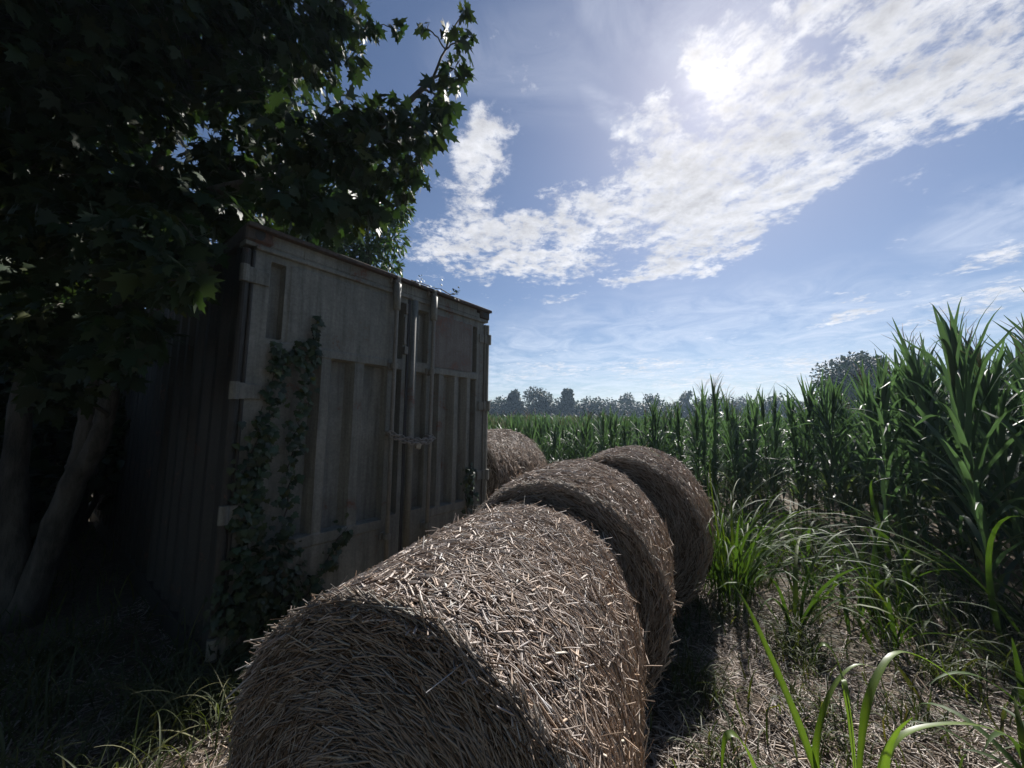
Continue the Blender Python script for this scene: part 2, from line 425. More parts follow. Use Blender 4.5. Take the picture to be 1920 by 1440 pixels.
# ------------------------------------------------------------------ container
O0 = np.array([-1.7413, 2.3223, .069]); caz = .6533
EA = np.array([math.sin(caz), math.cos(caz), 0.]); EN = np.array([math.cos(caz), -math.sin(caz), 0.]); EZ = np.array([0., 0, 1])
W, H, LEN = 2.407, 2.76, 6.06
cont = thing('shipping_container', 'weathered grey shipping container with ivy climbing its chained double doors', 'shipping container', tuple(O0))
cont.matrix_world = Matrix(((EA[0], EN[0], 0, O0[0]), (EA[1], EN[1], 0, O0[1]), (0, 0, 1, O0[2]), (0, 0, 0, 1)))
# local axes: x along the doors, y out of the doors, z up
def grid_relief(mb, ts, zs, h):
    T, Z = np.meshgrid(ts, zs); Y = h(T, Z)
    V = np.stack([T, Y, Z], -1).reshape(-1, 3); n = len(ts)
    i = (np.arange(len(zs) - 1)[:, None] * n + np.arange(n - 1)[None]).ravel()
    mb.add(V, np.stack([i, i + 1, i + n + 1, i + n], -1))

def steps(vals, e=.007, extra=()):
    s = set(extra)
    for v in vals: s.add(round(v - e, 4)); s.add(round(v + e, 4))
    return np.array(sorted(s))

def trap(t, a, b, e):
    return np.clip(np.minimum((t - (a - e)) / (2 * e), ((b + e) - t) / (2 * e)), 0, 1)

def door(t0, t1, feats, ridges, recess, plate, mat_plate, corr):
    zb, zt = .05, 2.665
    mb = MB()
    e = .006; er = .022
    tv = [v for r_ in recess for v in r_[:2]] + list(plate[:2]) + list(corr)
    ts = set(np.round(np.linspace(t0, t1, 40), 4)); ts |= set(steps(tv, e))
    for a_, b_ in ridges: ts |= set(steps((a_, b_), er))
    zv = [.64, .72, 1.995, 2.06] + [v for r_ in recess for v in r_[2:4]] + list(plate[2:4])
    zs = set(np.round(np.linspace(zb, zt, 30), 4)) | set(steps(zv, e))
    ts = np.array(sorted(x for x in ts if t0 <= x <= t1)); zs = np.array(sorted(x for x in zs if zb <= x <= zt))
    def h(T, Z):
        y = np.full(T.shape, -.012)
        # corrugated field between the rails
        c = trap(T, corr[0], corr[1], e) * trap(Z, .72, 1.995, e)
        rid = np.zeros(T.shape)
        for a_, b_ in ridges: rid = np.maximum(rid, trap(T, a_, b_, er))
        y = y + c * (-.070 + .076 * rid)
        y = y + .010 * trap(Z, .64, .72, e) * trap(T, corr[0], corr[1], e) + .012 * trap(Z, 1.995, 2.06, e) * trap(T, corr[0], corr[1] + .02, e)
        y = y + .005 * trap(T, plate[0], plate[1], e) * trap(Z, plate[2], plate[3], e)
        for a_, b_, c_, d_ in recess: y = y - .06 * trap(T, a_, b_, e) * trap(Z, c_, d_, e)
        return y + .0035 * (vnoise(T * 5 + 3, Z * 4) - .5)
    grid_relief(mb, ts, zs, h)
    # edges and back of the leaf
    box(mb, (t0, -.115, zb), (t1, -.092, zt))
    for a_, b_ in ((t0, t0 + .004), (t1 - .004, t1)): box(mb, (a_, -.10, zb), (b_, -.0145, zt), bev=.001)
    return mb.build('door', M['door'], cont, smooth=False)

dl = door(.066, 1.311, None, [(.515, .625), (.78, .90)], [(.165, .248, 2.08, 2.60), (1.165, 1.242, 2.09, 2.60), (1.165, 1.242, .74, 1.985)], (.285, 1.095, 2.06, 2.62), M['door'], (.25, 1.10))
dr = door(1.325, 2.338, None, [(1.665, 1.765), (1.875, 1.97), (2.06, 2.15)], [(1.415, 1.53, 2.09, 2.58), (1.415, 1.53, .74, 1.985), (2.165, 2.222, 2.08, 2.58)], (1.60, 2.14, 2.06, 2.60), M['door'], (1.58, 2.215))
# rust-stained plate on the right leaf
mb = MB(); box(mb, (1.605, -.006, 2.065), (2.135, .0015, 2.585), bev=.001)
pl = mb.build('panel', M['rusty'], dr, False); pl['label'] = 'rust-stained upper panel'
def part(name, mat, parent, fn, smooth=False, label=None):
    mb = MB(); fn(mb); o = mb.build(name, M[mat], parent, smooth)
    if label: o['label'] = label
    return o
def stile(mb, a, b):
    tube(mb, [((a + b) / 2, -.014, .07), ((a + b) / 2, -.014, 2.655)], (b - a) / 2, 10)
part('gasket', 'gasket', dl, lambda m: box(m, (1.290, -.03, .06), (1.317, -.004, 2.655)))
part('door_stile', 'door', dr, lambda m: stile(m, 1.33, 1.40), True)
def blocks(m):
    box(m, (1.246, -.02, 2.50), (1.272, .022, 2.60)); box(m, (1.246, -.02, 2.13), (1.282, .028, 2.20)); box(m, (1.250, -.02, 2.22), (1.278, .006, 2.48))
part('catch_plate', 'rod', dl, blocks)
part('catch_plate', 'door', dr, lambda m: box(m, (1.392, -.02, 2.28), (1.412, .012, 2.52)))
for dd, t in ((dl, 1.133), (dr, 1.553)):
    rod = part('lock_rod', 'rod', dd, lambda m: tube(m, [(t, .042, .06), (t, .042, 1.4), (t, .042, 2.62), (t, .042, 2.745)], .0185, 12), True)
    def sleeve(m):
        tube(m, [(t, .04, 2.50), (t, .04, 2.51), (t, .04, 2.735), (t, .04, 2.74)], [.028, .034, .034, .026], 14)
    part('rod_sleeve', 'door', dd, sleeve, True)
    for z in (.58, 2.005):
        def guides(m):
            box(m, (t - .04, -.012, z - .03), (t + .04, .012, z + .03)); tube(m, [(t, .042, z - .022), (t, .042, z + .022)], .027, 12)
            box(m, (t - .022, .0, z - .02), (t + .022, .05, z + .02))
        part('rod_bracket', 'rod', dd, guides)
    def cam_(m):
        box(m, (t - .03, .0, 2.735), (t + .03, .055, 2.765)); tube(m, [(t - .05, .012, 2.74), (t - .05, .02, 2.80)], .012, 8); box(m, (t - .018, .02, 2.755), (t + .018, .06, 2.80))
    part('rod_keeper', 'rod', dd, cam_)
    part('rod_keeper', 'rod', dd, lambda m: box(m, (t - .035, .0, .035), (t + .035, .055, .075)))
for dd, sgn, t in ((dl, 1, .0), (dr, -1, W)):
    for z in (2.47, 1.71, .955, .20):
        def hinge(m):
            tube(m, [(t + sgn * .004, .012, z - .055), (t + sgn * .004, .012, z + .055)], .028, 12)
            a_, b_ = sorted((t + sgn * .02, t + sgn * .152)); box(m, (a_, -.006, z - .048), (b_, .006, z + .048))
            a_, b_ = sorted((t + sgn * .02, t + sgn * .075)); box(m, (a_, -.004, z - .052), (b_, .016, z + .052))
        part('hinge', 'door', dd, hinge)
for t, sgn in ((0, 1), (W, -1)):
    def post(m):
        a_, b_ = sorted((t + sgn * .0, t + sgn * .062)); box(m, (a_, -.14, .12), (b_, -.006, 2.64), bev=.02)
        tube(m, [(t + sgn * .012, -.012, .12), (t + sgn * .012, -.012, 2.64)], .026, 12)
        tube(m, [(t + sgn * .052, -.006, .12), (t + sgn * .052, -.006, 2.64)], .012, 8)
    part('corner_post', 'side' if t == 0 else 'door', cont, post)
def header(m):
    box(m, (.0, -.12, 2.672), (W, -.004, 2.752)); box(m, (.06, -.06, 2.655), (W - .06, .012, 2.684))
    box(m, (.10, -.02, 2.70), (W - .2, .0, 2.79), bev=.003)
    for t in (.36, .71, 1.25, 1.9): box(m, (t, -.004, 2.69), (t + .012, .004, 2.785))
part('header_beam', 'door', cont, header)
part('sill_beam', 'door', cont, lambda m: box(m, (.0, -.14, -.06), (W, .01, .045)))
def roof(m):
    n = 60; y = np.linspace(-LEN, .03, n); z = 2.80 + .012 * ((np.arange(n) // 2) % 2)
    ts = np.linspace(-.004, W + .004, 12); T, Y = np.meshgrid(ts, y); Z = np.repeat(z[:, None], 12, 1) + .008 * (vnoise(T * 3, Y * 2) - .5)
    k = len(ts); i = (np.arange(n - 1)[:, None] * k + np.arange(k - 1)[None]).ravel()
    m.add(np.stack([T, Y, Z], -1).reshape(-1, 3), np.stack([i, i + 1, i + k + 1, i + k], -1))
    box(m, (-.004, -.02, 2.782), (W + .004, .048, 2.812)); 
    for t in (-.004, W - .05): box(m, (t, -LEN, 2.70), (t + .054, -.13, 2.795))
part('roof', 'rustm', cont, roof)
def casting(m, t, y, z):
    box(m, (t, y, z), (t + .16 * (1 if t < 1 else -1), y - .17, z + .118)) if False else None
    lo = (min(t, t + (.16 if t < 1 else -.16)), min(y, y - .17 if y > -1 else y + .17), z); hi = (max(t, t + (.16 if t < 1 else -.16)), max(y, y - .17 if y > -1 else y + .17), z + .118)
    box(m, lo, hi, bev=.012)
for t in (-.006, W + .006):
    for y in (.012, -LEN - .006):
        for z in (-.062, 2.70):
            def cast(m): casting(m, t, y, z)
            c_ = part('corner_casting', 'rustm' if z > 0 else 'side', cont, cast)
            def hole(m):
                tt = t + (.08 if t < 1 else -.08); yy = y + (.002 if y > -1 else -.002); th = np.linspace(0, 2 * PI, 17)[:-1]
                V = np.stack([tt + .03 * np.cos(th), np.full(16, yy), z + .06 + .045 * np.sin(th)], -1)
                V2 = V + np.array([0, -.02 if y > -1 else .02, 0])
                m.add(np.concatenate([V, V2]), {16: [list(range(16))], 4: [[k, (k + 1) % 16, 16 + (k + 1) % 16, 16 + k] for k in range(16)]})
            part('casting_hole', 'gasket', c_, hole)
def sidewall(m, x, sg):
    per = .28; pts = []
    y = -.14
    while y > -LEN + .15:
        for dy, dx in ((0, 0), (-.07, 0), (-.14, .036), (-.21, .036)): pts.append((y + dy, dx))
        y -= per
    pts = np.array(pts); zs = np.linspace(.10, 2.72, 8)
    Yg, Zg = np.meshgrid(pts[:, 0], zs); D = np.meshgrid(pts[:, 1], zs)[0]
    V = np.stack([x + sg * (.012 + D) , Yg, Zg], -1).reshape(-1, 3); k = len(pts)
    i = (np.arange(len(zs) - 1)[:, None] * k + np.arange(k - 1)[None]).ravel()
    m.add(V, np.stack([i, i + 1, i + k + 1, i + k], -1))
    lo, hi = sorted((x, x + sg * .05)); box(m, (lo, -LEN, -.05), (hi, -.15, .11))
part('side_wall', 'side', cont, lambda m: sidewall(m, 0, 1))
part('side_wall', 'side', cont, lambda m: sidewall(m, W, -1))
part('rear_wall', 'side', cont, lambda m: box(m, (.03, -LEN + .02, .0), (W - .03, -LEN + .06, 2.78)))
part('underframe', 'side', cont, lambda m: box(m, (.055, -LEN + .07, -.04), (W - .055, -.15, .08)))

def loc2w(p):
    p = np.asarray(p, float); return O0 + p[..., :1] * EA + p[..., 1:2] * EN + p[..., 2:] * EZ

# chain and padlock
def chain():
    mb = MB()
    def link(c, d, up, L=.030, w=.0155, r=.0056):
        d = norm(d); s = norm(np.cross(d, up)); th = np.linspace(0, 2 * PI, 15)[:-1]
        P = c + np.outer(np.clip(np.cos(th) * 1.35, -1, 1) * L + np.cos(th) * .003, d) + np.outer(np.sin(th) * w, s)
        P = np.concatenate([P, P[:2]]); tube(mb, P, r, 6, cap=False)
    def run(A, B, sag, out, n):
        t = np.linspace(0, 1, n); A = np.array(A); B = np.array(B)
        P = A + np.outer(t, B - A); P[:, 2] -= sag * 4 * t * (1 - t); P[:, 1] += out * np.sin(t * PI)
        return P
    strands = [run((1.105, .062, 1.435), (1.575, .064, 1.375), .035, .016, 12), run((1.115, .066, 1.405), (1.57, .060, 1.395), .06, .028, 12), run((1.30, .07, 1.36), (1.545, .075, 1.35), .02, .014, 7)]
    for c, rr in ((1.133, 0), (1.553, 0)):
        th = np.linspace(-.05 * PI, 1.05 * PI, 9); zc = 1.42 if c < 1.3 else 1.385
        strands.append(np.stack([c + .040 * np.cos(th + PI), .042 + .040 * np.sin(th + PI), np.full(9, zc) + np.linspace(.012, -.012, 9)], -1))
    for S in strands:
        for k in range(len(S) - 1):
            link(loc2w((S[k] + S[k + 1]) / 2), loc2w(S[k + 1]) - loc2w(S[k]), EZ if k % 2 else EN + .3 * EZ)
    return tag(mb.build('chain', M['chain']), 'steel chain wrapped around the two lock rods of the container doors', 'chain')
chain()
pk = thing('padlock', 'small pale padlock hanging from the chain across the container doors', 'padlock', tuple(loc2w([1.395, .085, 1.335])))
fr = (np.zeros(3), EA * .8 + EZ * -.6 * .5, EN, norm(EZ + EA * .4))
mb = MB(); box(mb, (-.027, -.013, -.05), (.027, .013, .0), (np.zeros(3), norm(EA - .35 * EZ), EN, norm(EZ + .35 * EA)), bev=.004); mb.build('lock_body', M['lock'], pk, False)
mb = MB(); th = np.linspace(0, PI, 9); tube(mb, np.stack([np.cos(th) * .018, np.zeros(9), np.sin(th) * .036], -1) @ np.array([norm(EA - .35 * EZ), EN, norm(EZ + .35 * EA)]), .0045, 8); mb.build('shackle', M['chain'], pk)

# ------------------------------------------------------------------ leaf templates
def maple_template():
    half = [(0, -.02), (.10, -.10), (.30, -.13), (.22, .02), (.50, .10), (.36, .20), (.60, .42), (.37, .40), (.26, .36), (.20, .52), (.24, .72), (.11, .72), (.0, 1.0)]
    right = half; left = [(-x, y) for x, y in half[1:-1]][::-1]
    pts = right + left
    V = [(x, y - .0, -.16 * abs(x) ** 1.3 - .10 * max(y, 0) ** 2) for x, y in pts] + [(0, .22, .0)]
    n = len(pts); F = np.array([[k, (k + 1) % n, n] for k in range(n)])
    V = np.array(V); V = np.concatenate([V, [(-.012, -.02, 0), (.012, -.02, 0), (.008, -.55, .08), (-.008, -.55, .08)]])
    return V, {3: F, 4: np.array([[n + 1, n + 2, n + 3, n + 4]])}
def ivy_template():
    pts = [(0, 0), (.25, -.12), (.55, .10), (.38, .32), (.42, .55), (.2, .6), (0, 1.0), (-.2, .6), (-.42, .55), (-.38, .32), (-.55, .10), (-.25, -.12)]
    V = np.array([(x, y, -.18 * abs(x) - .08 * y * y) for x, y in pts] + [(0, .35, .03)]); n = len(pts)
    return V, {3: np.array([[k, (k + 1) % n, n] for k in range(n)])}
def oval_template(w=.28):
    ys = [0, .2, .5, .8, 1.0]; ws = [.0, .75, 1, .6, 0]
    pts = [(0, 0)] + [(w * s, y) for y, s in list(zip(ys, ws))[1:4]] + [(0, 1.0)] + [(-w * s, y) for y, s in list(zip(ys, ws))[1:4]][::-1]
    V = np.array([(x, y, -.3 * abs(x) - .15 * y * y) for x, y in pts] + [(0, .5, .0)]); n = len(pts)
    return V, {3: np.array([[k, (k + 1) % n, n] for k in range(n)])}
MAPLE, IVY, OVAL, LANCE = maple_template(), ivy_template(), oval_template(.36), oval_template(.16)

def leaf_axes(n, down, out, jit, upn=1.0):
    """blade direction Y, normal Z, X"""
    Y = norm(out + np.array([0, 0, -1.]) * down + rng.normal(0, jit, (n, 3)))
    Z = np.array([0, 0, upn]) + rng.normal(0, .55, (n, 3)); Z = norm(Z - (Z * Y).sum(1, keepdims=True) * Y)
    return np.cross(Y, Z), Y, Z

def tints(n, lo=.7, hi=1.35, yel=.06):
    t = rng.uniform(lo, hi, (n, 1)) * np.ones((1, 3)); t[:, 0] *= rng.uniform(.85, 1.2, n); t[:, 2] *= rng.uniform(.8, 1.15, n)
    k = rng.random(n) < yel; t[k] *= np.array([1.9, 1.5, .8]); return t

def limb_to(mb, A, B, r0, r1, n=7, sag=.1, wig=.04):
    A = np.array(A, float); B = np.array(B, float); t = np.linspace(0, 1, n)
    P = A + np.outer(t, B - A); L = np.linalg.norm(B - A)
    P[:, 2] += sag * L * np.sin(t * PI); P[1:-1] += rng.normal(0, wig * L, (n - 2, 3)) * .6
    tube(mb, P, np.linspace(r0, r1, n), 6); return P

def cluster_tree(name, label, cat, base, stems, clusters, leafT, size, dens, mat, bark, twigs=3, droop=.8, outk=.6, trunk_r=None, group=None, flat=.8):
    root = thing(name, label, cat, tuple(base), group); b = np.array(base, float)
    tb = MB(); nodes = []
    for P, r0, r1 in stems:
        P = np.array(P, float) - b
        # resample smooth
        t = np.linspace(0, len(P) - 1, 6 * (len(P) - 1) + 1); Q = np.stack([np.interp(t, np.arange(len(P)), P[:, k]) for k in range(3)], -1)
        for _ in range(4): Q[1:-1] = (Q[:-2] + 2 * Q[1:-1] + Q[2:]) / 4
        Q[1:] += rng.normal(0, r0 * .06, (len(Q) - 1, 3))
        rr = np.linspace(r0, r1, len(Q)); rr[0] *= 1.35; rr[1] *= 1.12
        tube(tb, Q, rr, 12)
        nodes.append(np.c_[Q, rr])
    nodes = np.concatenate(nodes)
    cb = MB()
    for c in clusters:
        C_ = np.array(c[:3]) - b; rad = c[3]
        cost = np.linalg.norm(nodes[:, :3] - C_, axis=1) + .5 * np.maximum(nodes[:, 2] - C_[2] + .2, 0) + .8 * np.maximum(.8 - nodes[:, 2], 0)
        k = np.argmin(cost); A = nodes[k, :3]
        Pm = limb_to(tb, A, C_, min(nodes[k, 3] * .6, .012 + .02 * rad + .006 * np.linalg.norm(A - C_)), .005, 8)
        nodes = np.concatenate([nodes, np.c_[Pm[3:], np.linspace(.012, .005, len(Pm) - 3)]])
        n = max(6, int(dens * rad * rad))
        d = norm(rng.normal(0, 1, (n, 3))); rr = rad * rng.random(n) ** .45
        pos = C_ + d * rr[:, None] * np.array([1, 1, flat])
        for _ in range(max(1, int(twigs * rad / .3))):
            e = C_ + norm(rng.normal(0, 1, 3)) * rad * .9 * np.array([1, 1, flat]); limb_to(tb, C_ + rng.normal(0, rad * .15, 3), e, .005, .002, 5, .05)
        X, Y, Z = leaf_axes(n, droop, d * outk, .35)
        scatter(cb, *leafT, pos, X, Y, Z, size * rng.uniform(.38, 1.22, n), tints(n))
    tb.build('trunk', bark, root); cb.build('crown', mat, root)
    return root

# ------------------------------------------------------------------ maple at the left
bough = [(-0.67, 4.2, 6.72, 0.07), (-0.86, 4.2, 6.45, 0.07), (-1.12, 4.2, 6.49, 0.08), (-0.65, 4.2, 6.34, 0.13), (-0.77, 4.2, 5.94, 0.2), (-0.89, 4.2, 5.51, 0.27), (-1.14, 4.2, 5.15, 0.33), (-1.43, 4.1, 5.16, 0.3), (-1.66, 4.1, 4.72, 0.4), (-1.15, 4.2, 4.59, 0.22), (-1.9, 4.0, 5.14, 0.26), (-2.11, 4.0, 4.57, 0.45), (-2.43, 3.9, 4.75, 0.45), (-1.4, 4.2, 4.39, 0.22), (-1.74, 4.2, 4.18, 0.3), (-2.26, 3.7, 3.87, 0.4), (-2.0, 4.1, 3.99, 0.3)]
bough = [(x * .72, y * .72, 1.6 + (z - 1.6) * .72, r * .74) for x, y, z, r in bough]
crown = [(-1.68, 3.2, 5.46, 0.3), (-1.46, 3.3, 5.46, 0.12), (-1.19, 3.3, 5.44, 0.09), (-1.57, 3.3, 5.11, 0.12), (-1.85, 3.2, 5.0, 0.28), (-1.95, 3.0, 5.21, 0.4), (-2.25, 2.9, 4.93, 0.5), (-2.32, 3.0, 4.37, 0.4), (-2.61, 2.8, 4.81, 0.5), (-2.77, 2.6, 4.67, 0.5), (-3.05, 2.5, 4.5, 0.5), (-3.31, 2.4, 4.34, 0.5), (-3.69, 2.4, 4.33, 0.5), (-3.58, 2.6, 3.94, 0.55), (-3.1, 2.6, 4.03, 0.5), (-2.96, 2.8, 4.22, 0.35), (-2.53, 3.1, 3.84, 0.4), (-2.93, 2.7, 3.41, 0.45), (-3.47, 2.7, 3.45, 0.5), (-3.96, 2.7, 3.44, 0.5), (-2.37, 3.3, 3.77, 0.45), (-3.76, 2.8, 2.89, 0.4), (-3.08, 2.6, 2.89, 0.4), (-2.4, 2.3, 2.63, 0.3), (-1.76, 1.9, 2.35, 0.16), (-2.15, 2.2, 2.69, 0.28), (-2.46, 2.8, 3.22, 0.35), (-2.36, 3.0, 3.29, 0.25), (-2.57, 2.4, 2.28, 0.2), (-3.46, 2.8, 2.47, 0.35), (-4.08, 3.0, 2.39, 0.4), (-3.09, 2.8, 2.18, 0.22), (-4.07, 3.2, 2.11, 0.3), (-1.86, 2.05, 2.62, .16), (-1.9, 2.0, 2.32, .12), (-2.0, 2.05, 2.4, .2), (-2.15, 2.1, 2.08, .2), (-2.5, 2.3, 1.95, .2), (-3.0, 2.5, 1.8, .2),
         (-3.32, 2.6, 5.82, 0.8), (-2.43, 3.0, 6.37, 0.6), (-3.3, 1.4, 4.4, .8), (-2.6, .6, 4.6, .8), (-3.4, .2, 4.0, .9), (-1.9, 1.6, 5.2, .6), (-4.2, 1.2, 3.4, .9), (-3.2, -.9, 4.2, 1.0), (-4.6, 2.2, 5.0, 1.0)]
cluster_tree('maple_tree', 'big dark maple tree with forked grey trunk overhanging the shipping container', 'tree', (-3.8, 3.1, .1),
             [([(-3.86, 3.1, -.05), (-3.95, 3.1, .6), (-4.06, 3.1, 1.3), (-4.09, 3.12, 2.0), (-4.1, 3.2, 3.2), (-3.9, 3.3, 5.2), (-3.6, 3.3, 6.8)], .09, .04),
              ([(-3.80, 3.08, -.05), (-3.62, 3.1, .8), (-3.47, 3.1, 1.35), (-3.50, 3.1, 2.0), (-3.3, 3.0, 3.0), (-2.9, 2.95, 4.1), (-2.5, 2.9, 5.4)], .095, .036),
              ([(-3.5, 3.1, 1.18), (-3.36, 3.08, 1.38), (-3.31, 3.08, 1.95), (-3.1, 2.9, 2.9), (-2.5, 2.9, 3.5), (-1.9, 2.95, 3.6), (-1.2, 3.0, 4.1), (-.75, 3.02, 4.6)], .075, .02)],
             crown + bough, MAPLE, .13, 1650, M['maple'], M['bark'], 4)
deep = [(-6.72, 5.0, 6.1, 0.9), (-5.26, 5.0, 6.97, 0.8), (-3.5, 5.0, 6.56, 0.6), (-5.22, 5.2, 4.84, 0.8), (-6.7, 5.2, 4.17, 0.9), (-4.02, 5.2, 4.61, 0.5), (-5.6, 4.6, 3.6, .8), (-6.6, 5.0, 2.9, .8), (-5.0, 4.4, 2.9, .6), (-4.6, 4.2, 5.8, .7), (-7.2, 5.0, 5.0, .8)]
cluster_tree('maple_tree', 'second maple behind the forked maple trunk with leaves reaching the ground hedge', 'tree', (-5.9, 5.2, .1),
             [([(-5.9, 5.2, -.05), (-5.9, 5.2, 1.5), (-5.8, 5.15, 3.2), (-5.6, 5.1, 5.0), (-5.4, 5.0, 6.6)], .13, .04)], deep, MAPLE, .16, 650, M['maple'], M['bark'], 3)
ash = [(-2.78, 7.0, 5.68, 0.6), (-2.44, 7.0, 5.13, 0.36), (-2.31, 7.0, 5.69, 0.28), (-2.84, 7.0, 4.8, 0.5), (-3.37, 7.0, 5.01, 0.6), (-3.62, 7.0, 5.67, 0.6), (-2.36, 7.0, 4.59, 0.2), (-2.15, 7.0, 5.8, 0.14), (-4.08, 7.0, 5.33, 0.6), (-3.37, 7.3, 6.43, 0.6), (-2.45, 7.0, 4.2, .2), (-2.6, 7.1, 3.8, .45), (-3.1, 7.1, 3.9, .5)]
cluster_tree('ash_tree', 'slender tree with small narrow leaves rising behind the container roof', 'tree', (-2.9, 7.4, .16),
             [([(-2.9, 7.4, .1), (-2.92, 7.35, 1.6), (-2.8, 7.3, 3.4), (-2.95, 7.2, 5.2), (-3.0, 7.2, 6.4)], .09, .02)], ash, LANCE, .15, 2600, M['ash'], M['twig'], 7, .5, .8)

for lab_, bx, by in (('added unseen maple blocking sky light behind the left grass verge', -4.2, -3.6), ('added unseen maple blocking sky light behind the viewer', .4, -5.6), ('added unseen maple blocking sky light by the near corn rows', 4.8, -5.2)):  # three trees added out of view to block light from the sky
    cl_ = [(bx + rng.normal(0, 1.3), by + rng.normal(0, 1.0), rng.uniform(1.8, 8.2), rng.uniform(.8, 1.25)) for _ in range(22)]
    cluster_tree('maple_tree', lab_, 'tree', (bx, by, 0), [([(bx, by, -.05), (bx, by, 2.4), (bx + .2, by, 4.6), (bx, by, 7.5)], .16, .04)], cl_, MAPLE, .3, 110, M['maple'], M['bark'], 1)
# dark hedge shrubs beyond the maples
def shrub(name, label, cat, base, h, r, n, size, mat, group=None, leafT=OVAL, sq=1.0):
    root = thing(name, label, cat, base, group); tb = MB(); cb = MB()
    for k in range(5):
        a = rng.uniform(0, 2 * PI); limb_to(tb, (rng.normal(0, .08), rng.normal(0, .08), -.05), (math.cos(a) * r * .5, math.sin(a) * r * .5, h * rng.uniform(.5, .85)), .03 * h / 2, .008, 7)
    nb = 16; cen = np.stack([rng.normal(0, r * .42, nb), rng.normal(0, r * .42, nb), rng.uniform(.15, .85, nb) * h], -1); rb = rng.uniform(.25, .45, nb) * r
    k = rng.integers(0, nb, n); d = norm(rng.normal(0, 1, (n, 3)))
    pos = cen[k] + d * (rb[k] * rng.random(n) ** .35)[:, None] * np.array([1, 1, sq]); pos[:, 2] = np.abs(pos[:, 2])
    X, Y, Z = leaf_axes(n, .4, d, .4)
    scatter(cb, *leafT, pos, X, Y, Z, size * rng.uniform(.6, 1.2, n), tints(n))
    tb.build('trunk', M['twig'], root); cb.build('crown', mat, root); return root
for k, (x, y, h, r) in enumerate([(-8.6, 5.2, 3.4, 1.5), (-9.4, 7.4, 4.4, 1.8), (-7.4, 8.2, 4.2, 1.7), (-7.6, 3.2, 3.0, 1.3), (-6.6, 1.6, 2.8, 1.3), (-10.6, 4.4, 4.6, 1.8), (-5.1, 3.5, 1.5, .7), (-6.3, 4.3, 2.6, 1.1), (-5.6, 4.9, 2.6, .9), (-7.6, 6.2, 3.8, 1.5), (-5.2, 2.4, 1.9, .8)]):
    shrub('hedge_shrub', 'dark shrub of the shaded hedge behind the maple trunks', 'shrub', (x, y, .1), h, r, int(2200 * r), .16, M['hedge'], 'hedge shrubs behind the maples')

# ------------------------------------------------------------------ ivy
def ivy_plant(label, paths, seed_mounds, size=.052, roof=False):
    root = thing('ivy', label, 'ivy', tuple(loc2w(np.array(paths[0][0][0]))), None); b = np.array(root.location)
    sb = MB(); lb = MB()
    for P, wid, n in paths:
        P = np.array(P, float); t = np.linspace(0, len(P) - 1, 8 * (len(P) - 1) + 1)
        Q = np.stack([np.interp(t, np.arange(len(P)), P[:, k]) for k in range(3)], -1); Q[:, 0] += rng.normal(0, .012, len(Q))
        tube(sb, loc2w(Q) - b, np.linspace(.006, .002, len(Q)), 5)
        s = rng.uniform(0, len(P) - 1, n); pos = np.stack([np.interp(s, np.arange(len(P)), P[:, k]) for k in range(3)], -1)
        wv = np.interp(s, np.arange(len(P)), wid)
        pos[:, 0] += rng.normal(0, 1, n) * wv; pos[:, 1] += rng.uniform(.01, .05, n); pos[:, 2] += rng.normal(0, .05, n)
        nn = norm(EN[None] * 1.0 + EZ * .35 + rng.normal(0, .38, (n, 3)))
        Y = np.array([0, 0, -1.]) + rng.normal(0, .5, (n, 3)); Y = norm(Y - (Y * nn).sum(1, keepdims=True) * nn)
        scatter(lb, *IVY, loc2w(pos) - b, np.cross(Y, nn), Y, nn, size * rng.uniform(.45, 1.25, n), tints(n, .6, 1.5, .03))
    for c, rad, n in seed_mounds:
        d = norm(rng.normal(0, 1, (n, 3))); d[:, 1] = np.abs(d[:, 1]); pos = np.array(c) + d * np.array(rad) * rng.random((n, 1)) ** .4
        wd = d[:, :1] * EA + d[:, 1:2] * EN + d[:, 2:] * EZ
        nn = norm(wd + EZ * .6 + rng.normal(0, .35, (n, 3))); Y = np.array([0, 0, -1.]) + wd * .4 + rng.normal(0, .4, (n, 3)); Y = norm(Y - (Y * nn).sum(1, keepdims=True) * nn)
        scatter(lb, *IVY, loc2w(pos) - b, np.cross(Y, nn), Y, nn, size * rng.uniform(.5, 1.25, n), tints(n, .5, 1.3, .03))
    sb.build('stem', M['twig'], root); lb.build('foliage', M['ivy'], root); return root
ivy_plant('dark ivy climbing in two columns up the left container door', [
    ([(.20, .0, .0), (.15, .0, .6), (.13, .0, 1.1), (.22, .0, 1.5), (.23, .0, 2.02)], [.08, .055, .045, .045, .04], 300),
    ([(.38, .0, .1), (.33, .0, .75), (.38, .0, 1.25), (.41, .0, 1.55), (.44, .0, 1.95), (.49, .0, 2.26)], [.08, .035, .024, .03, .028, .012], 230),
    ([(.23, .0, 1.9), (.33, .0, 1.98), (.42, .0, 2.0)], [.04, .05, .04], 75), ([(.16, .0, .9), (.10, .0, 1.2), (.18, .0, 1.62)], [.05, .04, .04], 90),
    ([(.45, .0, .2), (.62, .0, .45), (.80, .0, .72)], [.07, .04, .02], 70)],
    [((.24, .0, .42), (.30, .11, .42), 430), ((.42, .05, .12), (.32, .16, .22), 200)])
ivy_plant('small ivy sprig at the foot of the right container door', [([(2.15, .0, .4), (2.10, .0, .8), (2.12, .0, 1.05)], [.06, .06, .03], 95)], [])
ivy_plant('thin green sprigs growing over the container roof edge above the doors', [([(1.28, .03, 2.82), (1.42, .03, 2.83), (1.58, .03, 2.83), (1.62, .05, 2.84)], [.025, .025, .02, .012], 18), ([(1.62, .05, 2.838), (1.78, .03, 2.822), (1.84, .04, 2.86), (1.90, .04, 2.91)], [.012, .008, .006, .004], 9)], [], .028)

